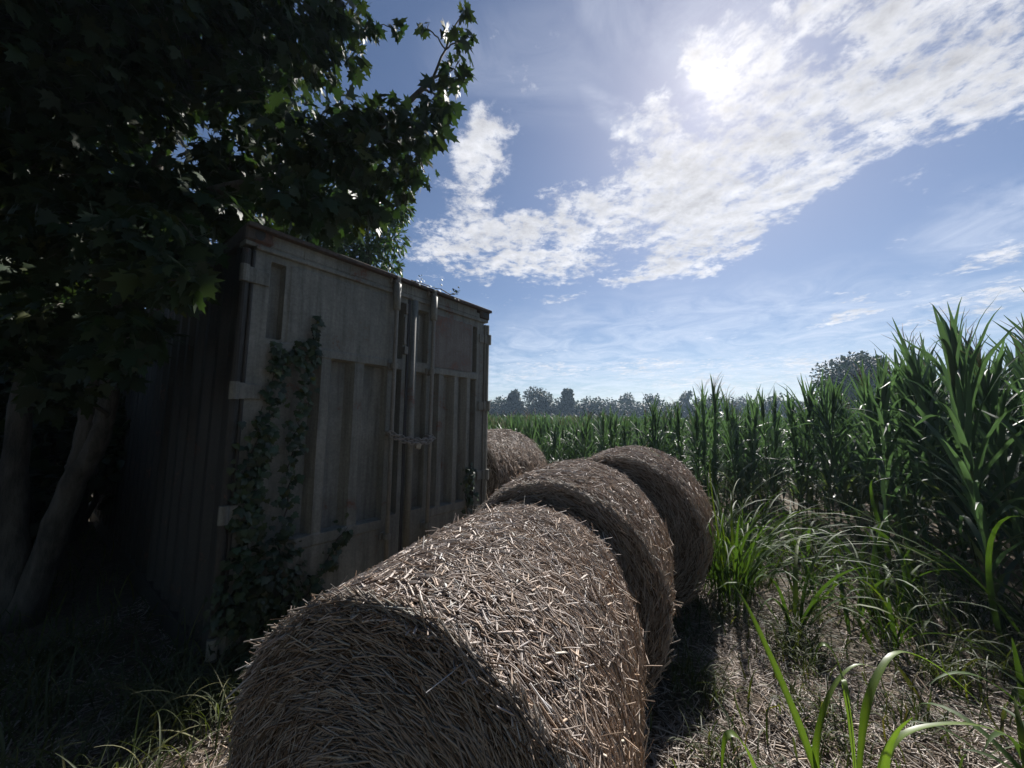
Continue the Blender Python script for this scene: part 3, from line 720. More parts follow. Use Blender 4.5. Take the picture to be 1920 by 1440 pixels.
# ------------------------------------------------------------------ straw bales
PALE = np.array([1.60, 1.60, 1.63]) * np.array([[.50, .45, .395], [.42, .37, .325], [.56, .515, .465], [.35, .285, .23], [.22, .16, .115], [.38, .355, .335], [.12, .085, .06], [.44, .355, .27]])
def straw_piece():
    th = np.arange(3) * 2 * PI / 3; V = []
    for y, r_ in ((-.5, .8), (0, 1.0), (.5, .85)):
        for t in th: V.append((math.cos(t) * r_, y, math.sin(t) * r_ * .7))
    F = [[i * 3 + j, i * 3 + (j + 1) % 3, (i + 1) * 3 + (j + 1) % 3, (i + 1) * 3 + j] for i in range(2) for j in range(3)]
    return np.array(V), np.array(F)
SV, SF = straw_piece()
def straws(mb, P, D, Nn, L, r, bend, tint):
    """N straws: centre P, direction D, surface normal Nn, length L, radius r, sag of the ends towards -Nn"""
    n = len(P); X = norm(np.cross(D, Nn)); Z = np.cross(X, D)
    V = SV[None, :, 0:1] * r[:, None, None] * X[:, None] + SV[None, :, 1:2] * L[:, None, None] * D[:, None] + SV[None, :, 2:3] * r[:, None, None] * Z[:, None]
    V = V + P[:, None] - (SV[None, :, 1:2] ** 2 * 4) * (bend * L * L)[:, None, None] * Z[:, None]
    F = (SF[None] + (np.arange(n) * 9)[:, None, None]).reshape(-1, 4)
    mb.add(V.reshape(-1, 3), F, np.repeat(tint, 9, 0))

def bale(label, c, az, rad, L, n_side, n_end, n_loose, seed, dent=None, thick=1.0, flat=0.0):
    rg = np.random.default_rng(seed)
    a = np.array([math.sin(az), math.cos(az), 0]); e1 = np.array([a[1], -a[0], 0]); e2 = np.array([0, 0, 1.])
    mb = MB()
    def prof(s):   # s in -1..1
        q = np.abs(s); return 1 - .075 * q ** 4 - .02 * np.clip((q - .93) / .07, 0, 1) ** 2
    def lump(th, s):
        f = .022 * (vnoise(np.cos(th) * 2.1 + seed, np.sin(th) * 2.1 + s * 1.7 + seed) - .5) + .016 * (vnoise(np.cos(th) * 6 + s * 5, np.sin(th) * 6 + seed) - .5)
        if dent is not None:
            dt = np.angle(np.exp(1j * (th - dent[0]))) * rad; ds = (s - dent[1]) * L / 2
            f = f - .05 * np.exp(-(dt ** 2 + ds ** 2) / .07 ** 2)
        return f - .05 * np.clip(-np.sin(th) - .75, 0, 1) - flat * np.exp(-(np.angle(np.exp(1j * (th - 1.08 * PI))) / .75) ** 2) * (.55 - .45 * s)
    def surf(th, s): 
        rr = rad * prof(s) + lump(th, s)
        return rr[:, None] * (np.cos(th)[:, None] * e1 + np.sin(th)[:, None] * e2) + (s * L / 2)[:, None] * a
    # core
    nt_, ns = 110, 26; th = np.arange(nt_) * 2 * PI / nt_; ss = np.concatenate([[-1, -.97], np.linspace(-.92, .92, ns - 4), [.97, 1]])
    T, S = np.meshgrid(th, ss); core = surf(T.ravel(), S.ravel()) * np.array([1, 1, 1]); core -= norm(core - (core @ a)[:, None] * a) * .012
    i = np.arange(ns - 1)[:, None] * nt_; j = np.arange(nt_)[None]; j2 = (j + 1) % nt_
    F = np.stack([i + j, i + j2, i + nt_ + j2, i + nt_ + j], -1).reshape(-1, 4)
    mb.add(core, F, np.array([.055, .038, .026]))
    for sg, row in ((-1, core[:nt_]), (1, core[-nt_:])):
        rings = [row]; cc = a * sg * (L / 2 - .01)
        for k, fr in enumerate((.85, .6, .35, .12)): rings.append(cc + (row - a * sg * L / 2) * fr + a * sg * (.02 * (1 - fr) + rg.normal(0, .006)))
        V = np.concatenate(rings + [cc[None] + a * sg * .02]); 
        Fq = np.concatenate([np.stack([np.arange(nt_) + k * nt_, (np.arange(nt_) + 1) % nt_ + k * nt_, (np.arange(nt_) + 1) % nt_ + (k + 1) * nt_, np.arange(nt_) + (k + 1) * nt_], -1) for k in range(4)])
        if sg < 0: Fq = Fq[:, ::-1]
        mb.add(V, {4: Fq, 3: np.stack([np.arange(nt_) + 4 * nt_, (np.arange(nt_) + 1) % nt_ + 4 * nt_, np.full(nt_, 5 * nt_)], -1)}, np.array([.085, .062, .042]))
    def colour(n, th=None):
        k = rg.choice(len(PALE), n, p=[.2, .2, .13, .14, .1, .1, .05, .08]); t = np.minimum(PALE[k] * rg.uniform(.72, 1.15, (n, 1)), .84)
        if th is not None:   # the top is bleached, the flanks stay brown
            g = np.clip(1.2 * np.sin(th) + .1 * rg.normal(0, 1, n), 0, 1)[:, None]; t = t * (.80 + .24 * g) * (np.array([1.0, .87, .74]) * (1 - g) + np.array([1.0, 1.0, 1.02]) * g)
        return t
    # straws wound round the side
    n = n_side; th = rg.uniform(-.12 * PI, 1.12 * PI, n); s = rg.uniform(-1, 1, n)
    Pn = norm(np.cos(th)[:, None] * e1 + np.sin(th)[:, None] * e2); Tn = -np.sin(th)[:, None] * e1 + np.cos(th)[:, None] * e2
    loose = rg.random(n) < .30 + .52 * np.clip(np.sin(th), 0, 1) ** 3
    ang = np.where(loose, rg.uniform(-1.5, 1.5, n), rg.normal(0, .42, n) + .3 * (vnoise(th * 3, s * 4) - .5))
    D = np.cos(ang)[:, None] * Tn + np.sin(ang)[:, None] * a; D = norm(D + Pn * rg.normal(0, .06, (n, 1)))
    Ls = np.where(loose, rg.uniform(.02, .085, n), rg.gamma(2.2, .034, n) + .025); Ls = np.minimum(Ls, .22)
    P = surf(th, s) + Pn * rg.uniform(-.012, .007, (n, 1))
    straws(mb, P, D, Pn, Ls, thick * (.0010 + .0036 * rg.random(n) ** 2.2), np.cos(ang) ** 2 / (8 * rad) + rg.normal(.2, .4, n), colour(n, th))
    # ends: spiral winding
    for sg, m in ((-1, n_end), (1, n_end // 5)):
        rr = rad * .965 * np.sqrt(rg.uniform(.004, 1, m)); th = rg.uniform(-.3 * PI, 1.3 * PI, m)
        Rn = np.cos(th)[:, None] * e1 + np.sin(th)[:, None] * e2; Tn = -np.sin(th)[:, None] * e1 + np.cos(th)[:, None] * e2
        ang = rg.normal(.16, .30, m); D = norm(np.cos(ang)[:, None] * Tn + np.sin(ang)[:, None] * Rn + a * sg * rg.normal(0, .07, (m, 1)))
        rr = rr * (1 + lump(th, np.full(m, float(sg))) / rad); P = a * sg * (L / 2 - .004) + Rn * rr[:, None] + a * sg * ((1 - rr / rad) * .012 + rg.uniform(-.012, .010, m))[:, None]
        straws(mb, P, D, np.broadcast_to(a * sg, D.shape), np.minimum(rg.gamma(3, .021, m) + .025, .17), thick * (.0009 + .0025 * rg.random(m) ** 1.5), rg.normal(.1, .35, m), colour(m) * np.array([.60, .61, .61]))  # end straws tinted darker and greyer, painting in the shade on the ends
    # pieces sticking out along the edges and flanks
    m = int(n_loose * .6); th = rg.uniform(-.1 * PI, 1.1 * PI, m); s = rg.uniform(-1, 1, m); Pn = np.cos(th)[:, None] * e1 + np.sin(th)[:, None] * e2
    D = norm(rg.normal(0, 1, (m, 3)) + Pn * .35 + (-np.sin(th)[:, None] * e1 + np.cos(th)[:, None] * e2) * -1.0)
    Ls = rg.uniform(.03, .08, m); P = surf(th, s) + D * Ls[:, None] * .4 + Pn * .004
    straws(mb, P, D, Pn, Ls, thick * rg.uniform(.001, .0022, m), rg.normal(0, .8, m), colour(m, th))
    o = mb.build('straw_bale', M['straw']); o.location = c
    return tag(o, label, 'straw bale', 'round straw bales by the container')
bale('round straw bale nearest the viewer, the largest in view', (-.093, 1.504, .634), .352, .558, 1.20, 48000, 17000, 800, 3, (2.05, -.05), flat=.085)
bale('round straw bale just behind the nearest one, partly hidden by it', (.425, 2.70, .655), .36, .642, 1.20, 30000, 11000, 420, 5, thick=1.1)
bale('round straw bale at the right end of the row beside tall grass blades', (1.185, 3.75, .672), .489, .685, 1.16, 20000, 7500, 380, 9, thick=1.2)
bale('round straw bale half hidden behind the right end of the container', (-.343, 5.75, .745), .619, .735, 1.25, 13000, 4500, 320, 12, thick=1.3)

# ------------------------------------------------------------------ corn
def ribbon(P, Wd, side, fold=.25):
    """blade: centre line P (n,3), half widths Wd, side vectors; three columns with a sunken midrib"""
    P = np.asarray(P, float); d = norm(np.gradient(P, axis=0)); side = norm(side - (side * d).sum(1, keepdims=True) * d); up = np.cross(side, d)
    V = np.stack([P - side * Wd[:, None] + up * (fold * Wd)[:, None], P, P + side * Wd[:, None] + up * (fold * Wd)[:, None]], 1).reshape(-1, 3)
    n = len(P); F = []
    for i in range(n - 1):
        for j in range(2): F.append([i * 3 + j, i * 3 + j + 1, i * 3 + 4 + j, i * 3 + 3 + j])
    return V, np.array(F)
def blade_line(base, az, L, el0, droop, seg, rg, kink=None):
    """centre line that leaves at elevation el0 and bends over by 'droop' radians"""
    t = np.linspace(0, 1, seg + 1); el = el0 - droop * t ** 1.7
    if kink: el = el - kink[1] * sstep(kink[0] - .08, kink[0] + .08, t)
    azs = az + rg.normal(0, .25) * t
    st = L / seg; dirs = np.stack([np.cos(el) * np.sin(azs), np.cos(el) * np.cos(azs), np.sin(el)], -1)
    P = np.concatenate([[base], base + np.cumsum(dirs[:-1] * st, 0)])
    side = np.stack([np.cos(azs), -np.sin(azs), np.zeros(seg + 1)], -1)
    tw = rg.normal(0, .5) * t; up = np.cross(side, dirs); side = side * np.cos(tw)[:, None] + up * np.sin(tw)[:, None]
    return P, side, t
def corn_meshes(h, nl, seg, rg, tassel, leafL=.86):
    st, fo, ta = MB(), MB(), MB()
    top = h * .80; z = np.linspace(-.06, top, 7); lean = rg.normal(0, .02, 2)
    S = np.stack([lean[0] * z + .01 * np.sin(z * 3), lean[1] * z, z], -1); tube(st, S, np.linspace(.0135, .006, 7), 6 if seg > 5 else 4)
    az0 = rg.uniform(0, 2 * PI)
    for k in range(nl):
        f = (k + 1.0) / nl; zb = top * (.10 + .90 * f); az = az0 + (k % 2) * PI + rg.normal(0, .35)
        L = leafL * (1.0 - .75 * abs(f - .55) ** 1.3) * rg.uniform(.85, 1.15); wd = .0215 * rg.uniform(.8, 1.15)
        el = R(56) + R(27) * f ** 1.4 + rg.normal(0, .10); dr = R(100) * (1 - .76 * f ** 1.2) * rg.uniform(.5, 1.25)
        if f < .3: dr *= 1.25
        kink = (rg.uniform(.4, .75), rg.uniform(.5, 1.5)) if rg.random() < .22 and f < .9 else None
        P, sd, t = blade_line(np.array([np.interp(zb, z, S[:, 0]), np.interp(zb, z, S[:, 1]), zb]), az, L, el, dr, seg, rg, kink)
        w = wd * np.minimum(1, .45 + 3.5 * t) * np.clip(1.02 - t ** 2.4, 0, 1) + .0006; P[:, 2] += .008 * np.sin(t * 19 + k) * (t > .1)
        tn = rg.uniform(.75, 1.25) * (np.array([1.5, 1.15, .9]) if f < .22 and rg.random() < .6 else np.array([1, 1, 1.]))
        fo.add(*ribbon(P, w, sd), tn)
    for k in range(3):   # upright whorl
        P, sd, t = blade_line(np.array([S[-1, 0], S[-1, 1], top - .05]), az0 + k * 2.1, h * rg.uniform(.17, .25), R(84) + rg.normal(0, .05), R(12), max(4, seg // 2), rg)
        fo.add(*ribbon(P, .028 * np.clip(1.0 - t ** 1.5, 0, 1) + .0006, sd, .5), rg.uniform(.9, 1.3))
    if tassel:
        tube(ta, [S[-1], S[-1] + [0, 0, h * .12], S[-1] + [.01, 0, h * .23]], [.004, .003, .0015], 4)
        for k in range(6):
            a_ = rg.uniform(0, 2 * PI); q = S[-1] + np.array([0, 0, h * (.09 + .015 * k)]); l = h * .09
            tube(ta, [q, q + [math.cos(a_) * l * .35, math.sin(a_) * l * .35, l * .8], q + [math.cos(a_) * l * .7, math.sin(a_) * l * .7, l * 1.2]], [.003, .003, .0012], 4)
    return st, fo, ta if tassel else None

def in_field(x, y):
    """the corn stands right of the path and beyond the bales"""
    edge_r = 3.5 + 1.15 * sstep(2.3, 5.5, y) + .35 * (vnoise(y * .9, 3.1) - .5)
    edge_f = 7.3 - 1.2 * sstep(1.6, 3.0, x) + .5 * (vnoise(x * .8, 9.3) - .5) + .25 * np.clip(-x - 1, 0, 3)
    return ((x > edge_r) & (y > -.5)) | ((y > edge_f) & (x > -7) & ~((x < -1.4) & (y < 9.4)))
def corn_height(x, y):
    d = np.hypot(x - 4.6, y - 2.2)
    return np.minimum(np.where(y < 2.8, 2.38, 2.56 - .10 * sstep(3.2, 4.3, y)), 2.95 - 1.26 * sstep(.7, 6.8, d))
pts = []
row = .56
for rx in np.arange(-62, 62, row):
    ys = np.arange(-.5, 34, .16); xs = rx + rng.normal(0, .15, len(ys)); yy = ys + rng.normal(0, .05, len(ys)); pts.append(np.c_[xs, yy])
pts = np.concatenate(pts)
# rows run parallel to the path edge (turned a little)
ca, sa = math.cos(R(-12)), math.sin(R(-12)); pts = np.c_[pts[:, 0] * ca - pts[:, 1] * sa, pts[:, 0] * sa + pts[:, 1] * ca]
pts = pts[in_field(pts[:, 0], pts[:, 1])]
dist = np.hypot(pts[:, 0], pts[:, 1]); azp = np.degrees(np.arctan2(pts[:, 0], pts[:, 1]))
keep = (azp > -12) & (azp < 100) & (pts[:, 1] > -.6) & (pts[:, 1] < 33)
keep &= rng.random(len(pts)) < np.where(dist < 13, .92, np.clip(16 / dist, .3, .9)) ** 1.2
keep &= ~((dist > 9) & (azp > 66))
pts = pts[keep]; dist = dist[keep]
hts = corn_height(pts[:, 0], pts[:, 1]) * rng.uniform(.90, 1.07, len(pts))
px, dep = view(np.c_[pts, gz(pts[:, 0], pts[:, 1]) + 1.7])
vis = (px > 900) & (px < 1985) & (dep > .3)
order = np.argsort(np.where(vis, dist, 1e6)); single = order[:290]; mass = np.setdiff1d(np.arange(len(pts)), single)
VAR = []
for k in range(9):
    rg = np.random.default_rng(100 + k); st, fo, ta = corn_meshes(2.4, 23, 10, rg, k % 2 == 1)
    ms = [(nm, m_.mesh(nm), mt) for nm, m_, mt in (('stalk', st, M['stalk']), ('foliage', fo, M['corn']), ('tassel', ta, M['tassel'])) if m_ is not None]
    for nm, me, mt in ms: me.materials.append(mt)
    VAR.append(ms)
LBL = ('tall green corn plant in the dense stand right of the straw path', 'corn plants right of the path')
LBL2 = ('green corn plant at the front of the field beyond the straw bales', 'corn plants beyond the bales')
first = {}
for n_, i in enumerate(single):
    x, y = pts[i]; k = int(rng.integers(0, 9)); lab = LBL if (x > 3.3 and y < 7.0) else LBL2
    if k not in first:
        r_ = thing('corn_plant', lab[0], 'corn plant', (0, 0, 0), lab[1])
        for nm, me, mt in VAR[k]:
            o = bpy.data.objects.new(nm, me); COL.objects.link(o); o.parent = r_
        first[k] = r_
    else:
        r_ = dup(first[k], (0, 0, 0), label=lab[0], group=lab[1])
    r_.location = (x, y, float(gz(x, y))); s_ = hts[i] / 2.4; r_.scale = (s_ ** .5, s_ ** .5, s_)
    r_.rotation_euler = (rng.normal(0, .04), rng.normal(0, .05) - (.14 if x > 3.3 and y < 6 else 0), rng.uniform(0, 2 * PI))
# the rest of the field as one mass
mb = MB(); mlow = []
for k in range(8):
    rg = np.random.default_rng(200 + k); st, fo, ta = corn_meshes(2.4, 15, 5, rg, k % 2 == 1)
    V = []; F = []; n0 = 0; T = []
    for q_, tn in ((st, (.9, .95, 1.0)), (fo, None)):
        v = np.concatenate(q_.V); f = np.concatenate([x_ for (kk, mi), fs in q_.F.items() if kk == 4 for x_ in fs]); V.append(v); F.append(f + n0); n0 += len(v)
        T.append(np.concatenate(q_.T) if tn is None else np.tile(tn, (len(v), 1)))
    mlow.append((np.concatenate(V), np.concatenate(F), np.concatenate(T)))
vi = rng.integers(0, 8, len(mass))
for k in range(8):
    idx = mass[vi == k]; n = len(idx); v, f, t = mlow[k]; a_ = rng.uniform(0, 2 * PI, n); s_ = hts[idx] / 2.4
    X = np.stack([np.cos(a_), np.sin(a_), 0 * a_], -1) * (s_ ** .5)[:, None]; Y = np.stack([-np.sin(a_), np.cos(a_), 0 * a_], -1) * (s_ ** .5)[:, None]
    Z = np.stack([rng.normal(0, .04, n), rng.normal(0, .04, n), s_], -1)
    P = np.c_[pts[idx], gz(pts[idx, 0], pts[idx, 1])]
    scatter(mb, v, {4: f}, P, X, Y, Z, np.ones(n), tints(n, .85, 1.15, 0))
mo = mb.build('corn_crop', M['corn']); tag(mo, 'mass of green corn filling the field back to the far treeline', 'corn field', kind='stuff')
# far part of the field: a lower canopy of blades
n = 9000; yy = rng.uniform(33, 92, n); xx = rng.uniform(-.12, 1.25, n) * yy
Vb, Fb = ribbon(np.stack([np.zeros(4), np.array([0, .06, .18, .4]), np.array([0, .5, .85, 1.0])], -1), np.array([.1, .16, .12, .01]), np.tile([1., 0, 0], (4, 1)))
mb = MB(); a_ = rng.uniform(0, 2 * PI, n)
scatter(mb, Vb, {4: Fb}, np.c_[xx, yy, 1.15 + rng.uniform(-.1, .25, n)], np.stack([np.cos(a_), np.sin(a_), 0 * a_], -1) * 1.5, np.stack([-np.sin(a_), np.cos(a_), 0 * a_], -1), np.tile([0, 0, 1.], (n, 1)), rng.uniform(.7, 1.1, n), tints(n, .8, 1.2, 0))
tag(mb.build('corn_crop', M['corn']), 'distant corn tops in front of the treeline', 'corn field', kind='stuff')

# ------------------------------------------------------------------ young corn and grass on the path
def young(name, label, base, leaves, cat='corn plant', group=None, mat='seedling', stem=True):
    root = thing(name, label, cat, tuple(base), group); b = np.array(base, float)
    for lf in leaves:
        P, wd = lf[:2]
        P = np.array(P, float) - b; m = len(P); t = np.linspace(0, m - 1, 22)
        Q = np.stack([np.interp(t, np.arange(m), P[:, k]) for k in range(3)], -1)
        for _ in range(6): Q[1:-1] = (Q[:-2] + 2 * Q[1:-1] + Q[2:]) / 4
        tt = np.linspace(0, 1, 22); d = norm(np.gradient(Q, axis=0)); hor = norm(np.cross(d.mean(0), [0, 0, 1.])); hor = norm(np.array(lf[2])) if len(lf) > 2 else hor; sd = np.tile(hor, (22, 1)) + np.outer(np.sin(tt * 4 + wd * 300) * .35, [0, 0, 1.])
        w = wd * np.minimum(1, .4 + 2.6 * tt) * np.clip(1.02 - tt ** 2.6, 0, 1) * (1 + .05 * np.sin(tt * 40)) + .0005
        lb = MB(); lb.add(*ribbon(Q, w * .86, sd, .28), np.tile(np.array([[.92] * 3, [1.35, 1.28, 1.1], [.98] * 3]), (22, 1)) * rng.uniform(.85, 1.15) * (1 + .18 * np.repeat(vnoise(tt * 9, wd * 900), 3)[:, None])); lb.build('leaf', M[mat], root)
    return root
z0 = float(gz(1.35, 1.68))
young('young_corn', 'bright green young corn plant with long bent leaves in the foreground straw', (1.36, 1.69, z0), [
    ([(1.34, 1.69, z0), (1.28, 1.7, .15), (1.24, 1.72, .32), (1.18, 1.75, .51), (1.13, 1.8, .68), (1.1, 1.85, .79), (1.08, 1.9, .84)], .021, (1, .35, .2)),
    ([(1.34, 1.69, z0), (1.28, 1.7, .17), (1.28, 1.7, .28), (1.37, 1.72, .48), (1.52, 1.75, .585), (1.62, 1.75, .54)], .018)])
young('young_corn', 'young corn plant with three folded leaves beside the bright foreground one', (1.49, 1.76, z0), [
    ([(1.49, 1.76, z0), (1.47, 1.75, .42), (1.44, 1.75, .61), (1.40, 1.78, .645), (1.385, 1.8, .58), (1.37, 1.8, .47)], .017),
    ([(1.49, 1.76, z0), (1.56, 1.78, .34), (1.64, 1.8, .46), (1.77, 1.85, .56), (1.9, 1.9, .54), (2.1, 1.95, .45), (2.34, 2.0, .24)], .021),
    ([(1.49, 1.76, z0), (1.45, 1.72, .36), (1.41, 1.7, .56), (1.39, 1.65, .53), (1.385, 1.63, .48)], .014, (1, .2, 0))])
young('young_corn', 'low corn seedling with one long arching leaf at the bottom right corner', (1.43, 1.58, z0), [
    ([(1.43, 1.58, z0), (1.44, 1.6, .22), (1.49, 1.6, .36), (1.59, 1.6, .42), (1.79, 1.62, .43), (1.99, 1.65, .39), (2.18, 1.68, .27)], .02),
    ([(1.43, 1.58, z0), (1.43, 1.57, .26), (1.44, 1.55, .39), (1.46, 1.52, .48), (1.5, 1.5, .53)], .018, (1, -.2, 0))])
young('young_corn', 'small corn leaf bent over like a hook beside the nearest bale', (.96, 1.5, z0), [
    ([(.96, 1.5, z0), (.94, 1.5, .22), (.89, 1.5, .40), (.84, 1.5, .475), (.80, 1.5, .47), (.78, 1.48, .42), (.765, 1.47, .34)], .018)])
def clump(name, label, base, n, h, wd, spread, seed, mat='young', cat='corn plant', group=None, lean=0.0):
    rg = np.random.default_rng(seed); root = thing(name, label, cat, base, group); lb = MB()
    for k in range(n):
        az = rg.uniform(0, 2 * PI); o = np.array([rg.normal(0, spread), rg.normal(0, spread), -.02])
        L = h * rg.uniform(.6, 1.25); P, sd, t = blade_line(o, az, L, R(rg.uniform(52, 84)), R(rg.uniform(50, 150)), 12, rg, (rg.uniform(.5, .8), rg.uniform(.4, 1.3)) if rg.random() < .15 else None)
        P[:, 0] += lean * P[:, 2]
        w = wd * rg.uniform(.6, 1.2) * np.minimum(1, .45 + 3 * t) * np.clip(1.02 - t ** 2.2, 0, 1) + .0005
        lb.add(*ribbon(P, w, sd, .25), rg.uniform(.7, 1.25) * (np.array([1.5, 1.2, .9]) if rg.random() < .15 else np.ones(3)))
    lb.build('foliage', M[mat], root); return root
def at(x, y): return (x, y, float(gz(x, y)))
clump('corn_clump', 'tall bushy clump of narrow corn leaves right beside the third bale', at(2.02, 3.62), 90, 1.4, .0105, .12, 21, group=None)
clump('corn_clump', 'upright corn clump growing alone in the middle of the straw path', at(2.18, 2.98), 12, .95, .016, .03, 22)
clump('corn_clump', 'leafy corn clump at the shaded foot of the corn stand, mid-path', at(3.05, 3.25), 26, .95, .017, .12, 23)
clump('corn_clump', 'small corn clump under the corn stand behind the mid-path clump', at(3.4, 4.6), 22, .85, .016, .14, 24)
clump('corn_clump', 'corn clump with drooping leaves at the right edge in front of the stand', at(2.95, 2.25), 14, .62, .016, .07, 25)
clump('corn_clump', 'dark corn clump near the far end of the straw path', at(3.5, 5.8), 26, 1.0, .017, .2, 26)
clump('corn_clump', 'loose corn clump at the inner corner of the field', at(3.0, 6.6), 28, 1.2, .018, .2, 27)
clump('corn_clump', 'short corn clump at the bottom right among dry straw', at(2.3, 1.75), 10, .55, .016, .05, 28)
clump('corn_clump', 'low corn clump hiding the right side of the last bale in the row', at(1.62, 4.35), 24, 1.1, .015, .12, 29)
clump('corn_clump', 'broad corn clump leaning out of the stand towards the path', at(3.75, 2.75), 24, 1.3, .02, .12, 30, lean=-.25)
clump('corn_clump', 'corn clump in the shade at the far right beside the stand', at(3.95, 3.9), 24, 1.2, .02, .15, 31, lean=-.25)
WG = 'weedy grass clumps along the foot of the corn stand'
for k, (x, y, n, h) in enumerate([(3.05, 2.75, 40, .6), (3.3, 3.35, 50, .75), (3.45, 2.2, 45, .7), (3.6, 3.1, 60, .8), (3.3, 4.1, 60, .8), (3.6, 4.6, 55, .8), (3.1, 5.3, 50, .7), (2.8, 6.2, 50, .8), (3.75, 2.5, 50, .85), (2.85, 1.85, 35, .5), (3.2, 1.85, 45, .6), (2.3, 6.6, 45, .7)]):
    clump('weed_clump', 'clump of thin arching weedy grass in the shade along the foot of the corn stand', at(x, y), n, h, .0062, .15, 130 + k, 'weed', 'weed clump', WG)
for k, (x, y, n, h, lb_) in enumerate([(2.35, 3.95, 34, .95, 'corn clump filling the gap right of the third bale behind its bushy neighbour'), (2.75, 3.7, 30, .85, 'leafy corn clump midway between the third bale and the corn stand'), (2.5, 4.7, 36, 1.1, 'tall thin-leaved corn clump in front of the inner field corner'), (2.9, 4.55, 30, .95, 'green corn clump against the dark stand beyond the mid-path clump'), (2.75, 2.85, 18, .7, 'low corn clump on the right half of the path nearest the mid-path clump')]):
    clump('corn_clump', lb_, at(x, y), n, h, .0125, .10, 230 + k)
GR = 'grass tufts on the straw path'
for k, (x, y, n, h) in enumerate([(2.08, 2.86, 130, .34), (1.95, 2.7, 90, .26), (1.72, 2.25, 90, .22), (1.15, 2.45, 110, .28), (1.0, 1.95, 70, .22), (1.55, 2.0, 70, .2), (2.75, 2.55, 110, .35), (2.45, 3.3, 80, .3), (1.75, 3.3, 100, .3), (2.2, 2.15, 70, .22), (2.9, 1.9, 90, .3), (2.5, 4.0, 80, .35), (2.7, 4.9, 90, .4), (3.3, 2.6, 90, .4), (1.3, 3.05, 70, .25)]):
    clump('grass_tuft', 'small green grass tuft growing through the straw litter on the path', at(x, y), n, h, .0035, .09, 60 + k, 'grass', 'grass tuft', GR)
for k, (x, y, n, h) in enumerate([(-1.0, 1.35, 110, .3), (-1.5, 1.55, 120, .35), (-1.95, 1.7, 120, .4), (-2.4, 2.1, 120, .45), (-2.9, 2.5, 130, .5), (-1.2, 1.05, 90, .22), (-2.2, 1.35, 110, .3), (-3.2, 2.0, 110, .4), (-.78, 1.75, 80, .3), (-2.0, 2.35, 90, .5), (-1.62, 2.12, 130, .42), (-1.78, 2.2, 120, .36), (-1.4, 2.2, 90, .3)]):
    clump('grass_tuft', 'shaded grass tuft in front of the container and maple trunk', at(x, y), n, h, .004, .12, 90 + k, 'grass', 'grass tuft', 'grass tufts left of the bales')

# ------------------------------------------------------------------ straw litter and short grass
def litter():
    mb = MB(); n = 150000
    x = rng.uniform(-3.2, 4.6, n); y = rng.uniform(.25, 7.4, n); k = rng.random(n) < np.clip(1.6 / (.3 + .33 * np.hypot(x, y)), .25, 1)
    dense = np.clip(1.5 * vnoise(x * 1.1 + 4, y * 1.1) - .1, .12, 1) * np.where(x < -.6, .45, 1)
    k &= rng.random(n) < dense; x, y = x[k], y[k]; n = len(x)
    a_ = rng.uniform(0, 2 * PI, n); D = norm(np.stack([np.cos(a_), np.sin(a_), rng.normal(0, .22, n)], -1)); up = norm(np.array([0, 0, 1.]) + rng.normal(0, .2, (n, 3)))
    P = np.c_[x, y, gz(x, y) + rng.uniform(.002, .03, n)]
    tin = PALE[rng.choice(len(PALE), n, p=[.2, .2, .1, .16, .12, .1, .06, .06])] * rng.uniform(.52, .98, (n, 1))
    straws(mb, P, D, up, np.minimum(rng.gamma(3, .025, n) + .025, .18), (.0012 + .0040 * rng.random(n) ** 1.6), rng.normal(0, .8, n), tin)
    tag(mb.build('straw_litter', M['straw']), 'dry straw scattered over the path and around the bales', 'straw', kind='stuff')
    mb = MB(); n = 20000
    x = rng.uniform(-6.5, 5.5, n); y = rng.uniform(.3, 8.5, n); k = rng.random(n) < np.clip(1.3 * vnoise(x * 1.4, y * 1.4 + 7) - .2, .04, 1) * np.where(x < -.6, 1.0, .45); x, y = x[k], y[k]; n = len(x)
    Vb, Fb = ribbon(np.stack([np.zeros(5), np.array([0, .03, .12, .3, .5]), np.array([0, .35, .68, .9, .92])], -1), np.array([.02, .026, .022, .014, .001]), np.tile([1., 0, 0], (5, 1)))
    a_ = rng.uniform(0, 2 * PI, n); tl = rng.normal(0, .25, (n, 2)); Z = norm(np.c_[tl, np.ones(n)]); X = np.stack([np.cos(a_), np.sin(a_), 0 * a_], -1); Y = norm(np.cross(Z, X)); X = np.cross(Y, Z)
    scatter(mb, Vb, {4: Fb}, np.c_[x, y, gz(x, y) - .005], X, Y, Z, rng.uniform(.06, .24, n), tints(n, .7, 1.3, .25))
    tag(mb.build('grass', M['grass']), 'short grass growing between the straw', 'grass', kind='stuff')
litter()

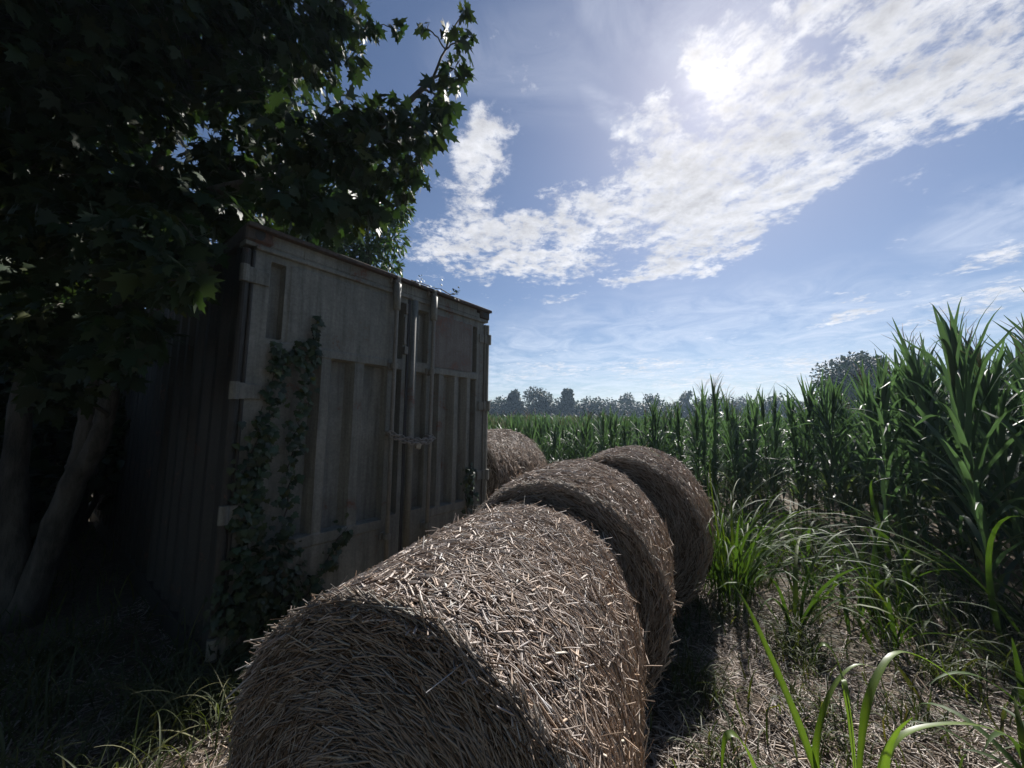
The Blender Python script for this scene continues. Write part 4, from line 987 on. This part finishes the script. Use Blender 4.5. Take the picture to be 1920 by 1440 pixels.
# ------------------------------------------------------------------ trees beyond the field
def far_tree(name, label, cat, x, y, h, r, n, shape, group, size=.5):
    root = thing(name, label, cat, (x, y, 0), group); tb = MB(); cb = MB()
    tube(tb, [(0, 0, -.3), (.05 * h * .1, 0, h * .35), (0, .0, h * .8)], [.035 * h * .6, .03 * h * .5, .01 * h], 8)
    nb = int(26 + 1.6 * h); zc = rng.uniform(.22, .97, nb)
    if shape == 'cone': ext = r * (1.02 - zc) * .9
    elif shape == 'wisp': ext = r * np.sin(np.clip(zc, 0, 1) * PI) ** .6 * .8
    else: ext = r * np.sqrt(np.clip(1 - ((zc - .48) / .54) ** 2, .02, 1)) * .72
    a_ = rng.uniform(0, 2 * PI, nb); q_ = np.sqrt(rng.random(nb)); cen = np.stack([np.cos(a_) * ext * q_, np.sin(a_) * ext * q_, zc * h * (.93 if shape != 'cone' else .95)], -1)
    rb = rng.uniform(.15, .36, nb) * r * (1.0 if shape != 'cone' else .75) * (.6 if shape == 'wisp' else 1); rb = np.minimum(rb, h - cen[:, 2] + .05 * h)
    for k in range(nb): limb_to(tb, (0, 0, max(.3, cen[k, 2] * .6)), cen[k], .012 * h * .6, .03, 5)
    k = rng.integers(0, nb, n); d = norm(rng.normal(0, 1, (n, 3))); pos = cen[k] + d * (rb[k] * rng.random(n) ** .4)[:, None]; pos[:, 2] = np.maximum(pos[:, 2], .3)
    X, Y, Z = leaf_axes(n, .2, d * .7, .5); scatter(cb, *OVAL, pos, X, Y, Z, size * rng.uniform(.5, 1.2, n), tints(n, .75, 1.25, 0))
    tb.build('trunk', M['twig'], root); cb.build('crown', M['far'], root); return root
FG = 'trees of the distant treeline'
for nm, lb, pxx, ty, Y, r, n, shp in [
    ('deciduous_tree', 'far pointed dark tree at the left end of the treeline beside the container', 964, 720, 92, 4.2, 2600, 'cone'),
    ('deciduous_tree', 'far tall rounded tree with uneven top, second from the container', 1010, 714, 94, 4.2, 1700, 'round'),
    ('conifer_tree', 'far narrow spire-shaped conifer in the treeline', 1065, 718, 92, 4.4, 2600, 'cone'),
    ('deciduous_tree', 'far low domed tree just right of the spire-shaped conifer', 1108, 735, 94, 4.0, 1300, 'round'),
    ('deciduous_tree', 'far thin see-through tree left of the middle of the treeline', 1172, 722, 100, 4.2, 650, 'wisp'),
    ('deciduous_tree', 'far small leafy tree at the middle of the treeline', 1220, 728, 98, 3.6, 1000, 'round'),
    ('deciduous_tree', 'far tall open-crowned tree right of the middle of the treeline', 1290, 718, 98, 4.6, 850, 'wisp'),
    ('deciduous_tree', 'far squat tree above the corn tassels', 1345, 732, 98, 4.4, 1100, 'round'),
    ('deciduous_tree', 'far bushy tree left of the big domed tree', 1395, 730, 96, 4.8, 1200, 'round'),
    ('deciduous_tree', 'far bush-like tree close to the big domed tree', 1455, 728, 92, 5.0, 1200, 'round')]:
    x = (pxx - 960) / 700 * Y; hz = 790 + .0113 * (pxx - 960); far_tree(nm, lb, 'tree', x, Y, 1.6 + (hz - ty) / 700 * Y * .84, r * 1.25, int(n * 2.6), shp, FG, .55)
far_tree('deciduous_tree', 'large dark domed tree rising behind the corn at right', 'tree', 44.5, 48, 10.9, 6.2, 15000, 'round', None, .42)
for k, pxx in enumerate(range(890, 1620, 30)):
    Y = 100 + 4 * math.sin(k * 2.1); x = (pxx + rng.uniform(-8, 8) - 960) / 700 * Y
    far_tree('hedgerow_bush', 'low dark bush of the hedgerow under the distant trees', 'bush', x, Y - 3, rng.uniform(5.8, 7.9), 6.2, 2600, 'round', 'hedgerow bushes beyond the field', .55)

# ------------------------------------------------------------------ air
def haze():
    m, nt, out = new_mat('haze'); v = N(nt, 'ShaderNodeVolumePrincipled'); v.inputs['Color'].default_value = (.55, .76, 1.0, 1); v.inputs['Density'].default_value = .0008; v.inputs['Anisotropy'].default_value = .35
    nt.links.new(v.outputs[0], out.inputs['Volume'])
    mb = MB(); x0, x1, y0, y1, zz0, zz1 = -196, 196, -196, 196, -1.2, 16
    V = [(x, y, z) for z in (zz0, zz1) for x, y in ((x0, y0), (x1, y0), (x1, y1), (x0, y1))]
    mb.add(V, [[3, 2, 1, 0], [4, 5, 6, 7], [0, 1, 5, 4], [1, 2, 6, 5], [2, 3, 7, 6], [3, 0, 4, 7]])
    o = mb.build('haze', m, smooth=False); o['kind'] = 'stuff'; o['label'] = 'thin summer haze over the field'
haze()

# ------------------------------------------------------------------ output
scene.view_settings.view_transform = 'Standard'; scene.view_settings.look = 'None'; scene.view_settings.gamma = 1
scene.view_settings.exposure = .82
scene.cycles.use_denoising = True
scene.cycles.max_bounces = 8; scene.cycles.transparent_max_bounces = 8; scene.cycles.volume_bounces = 0
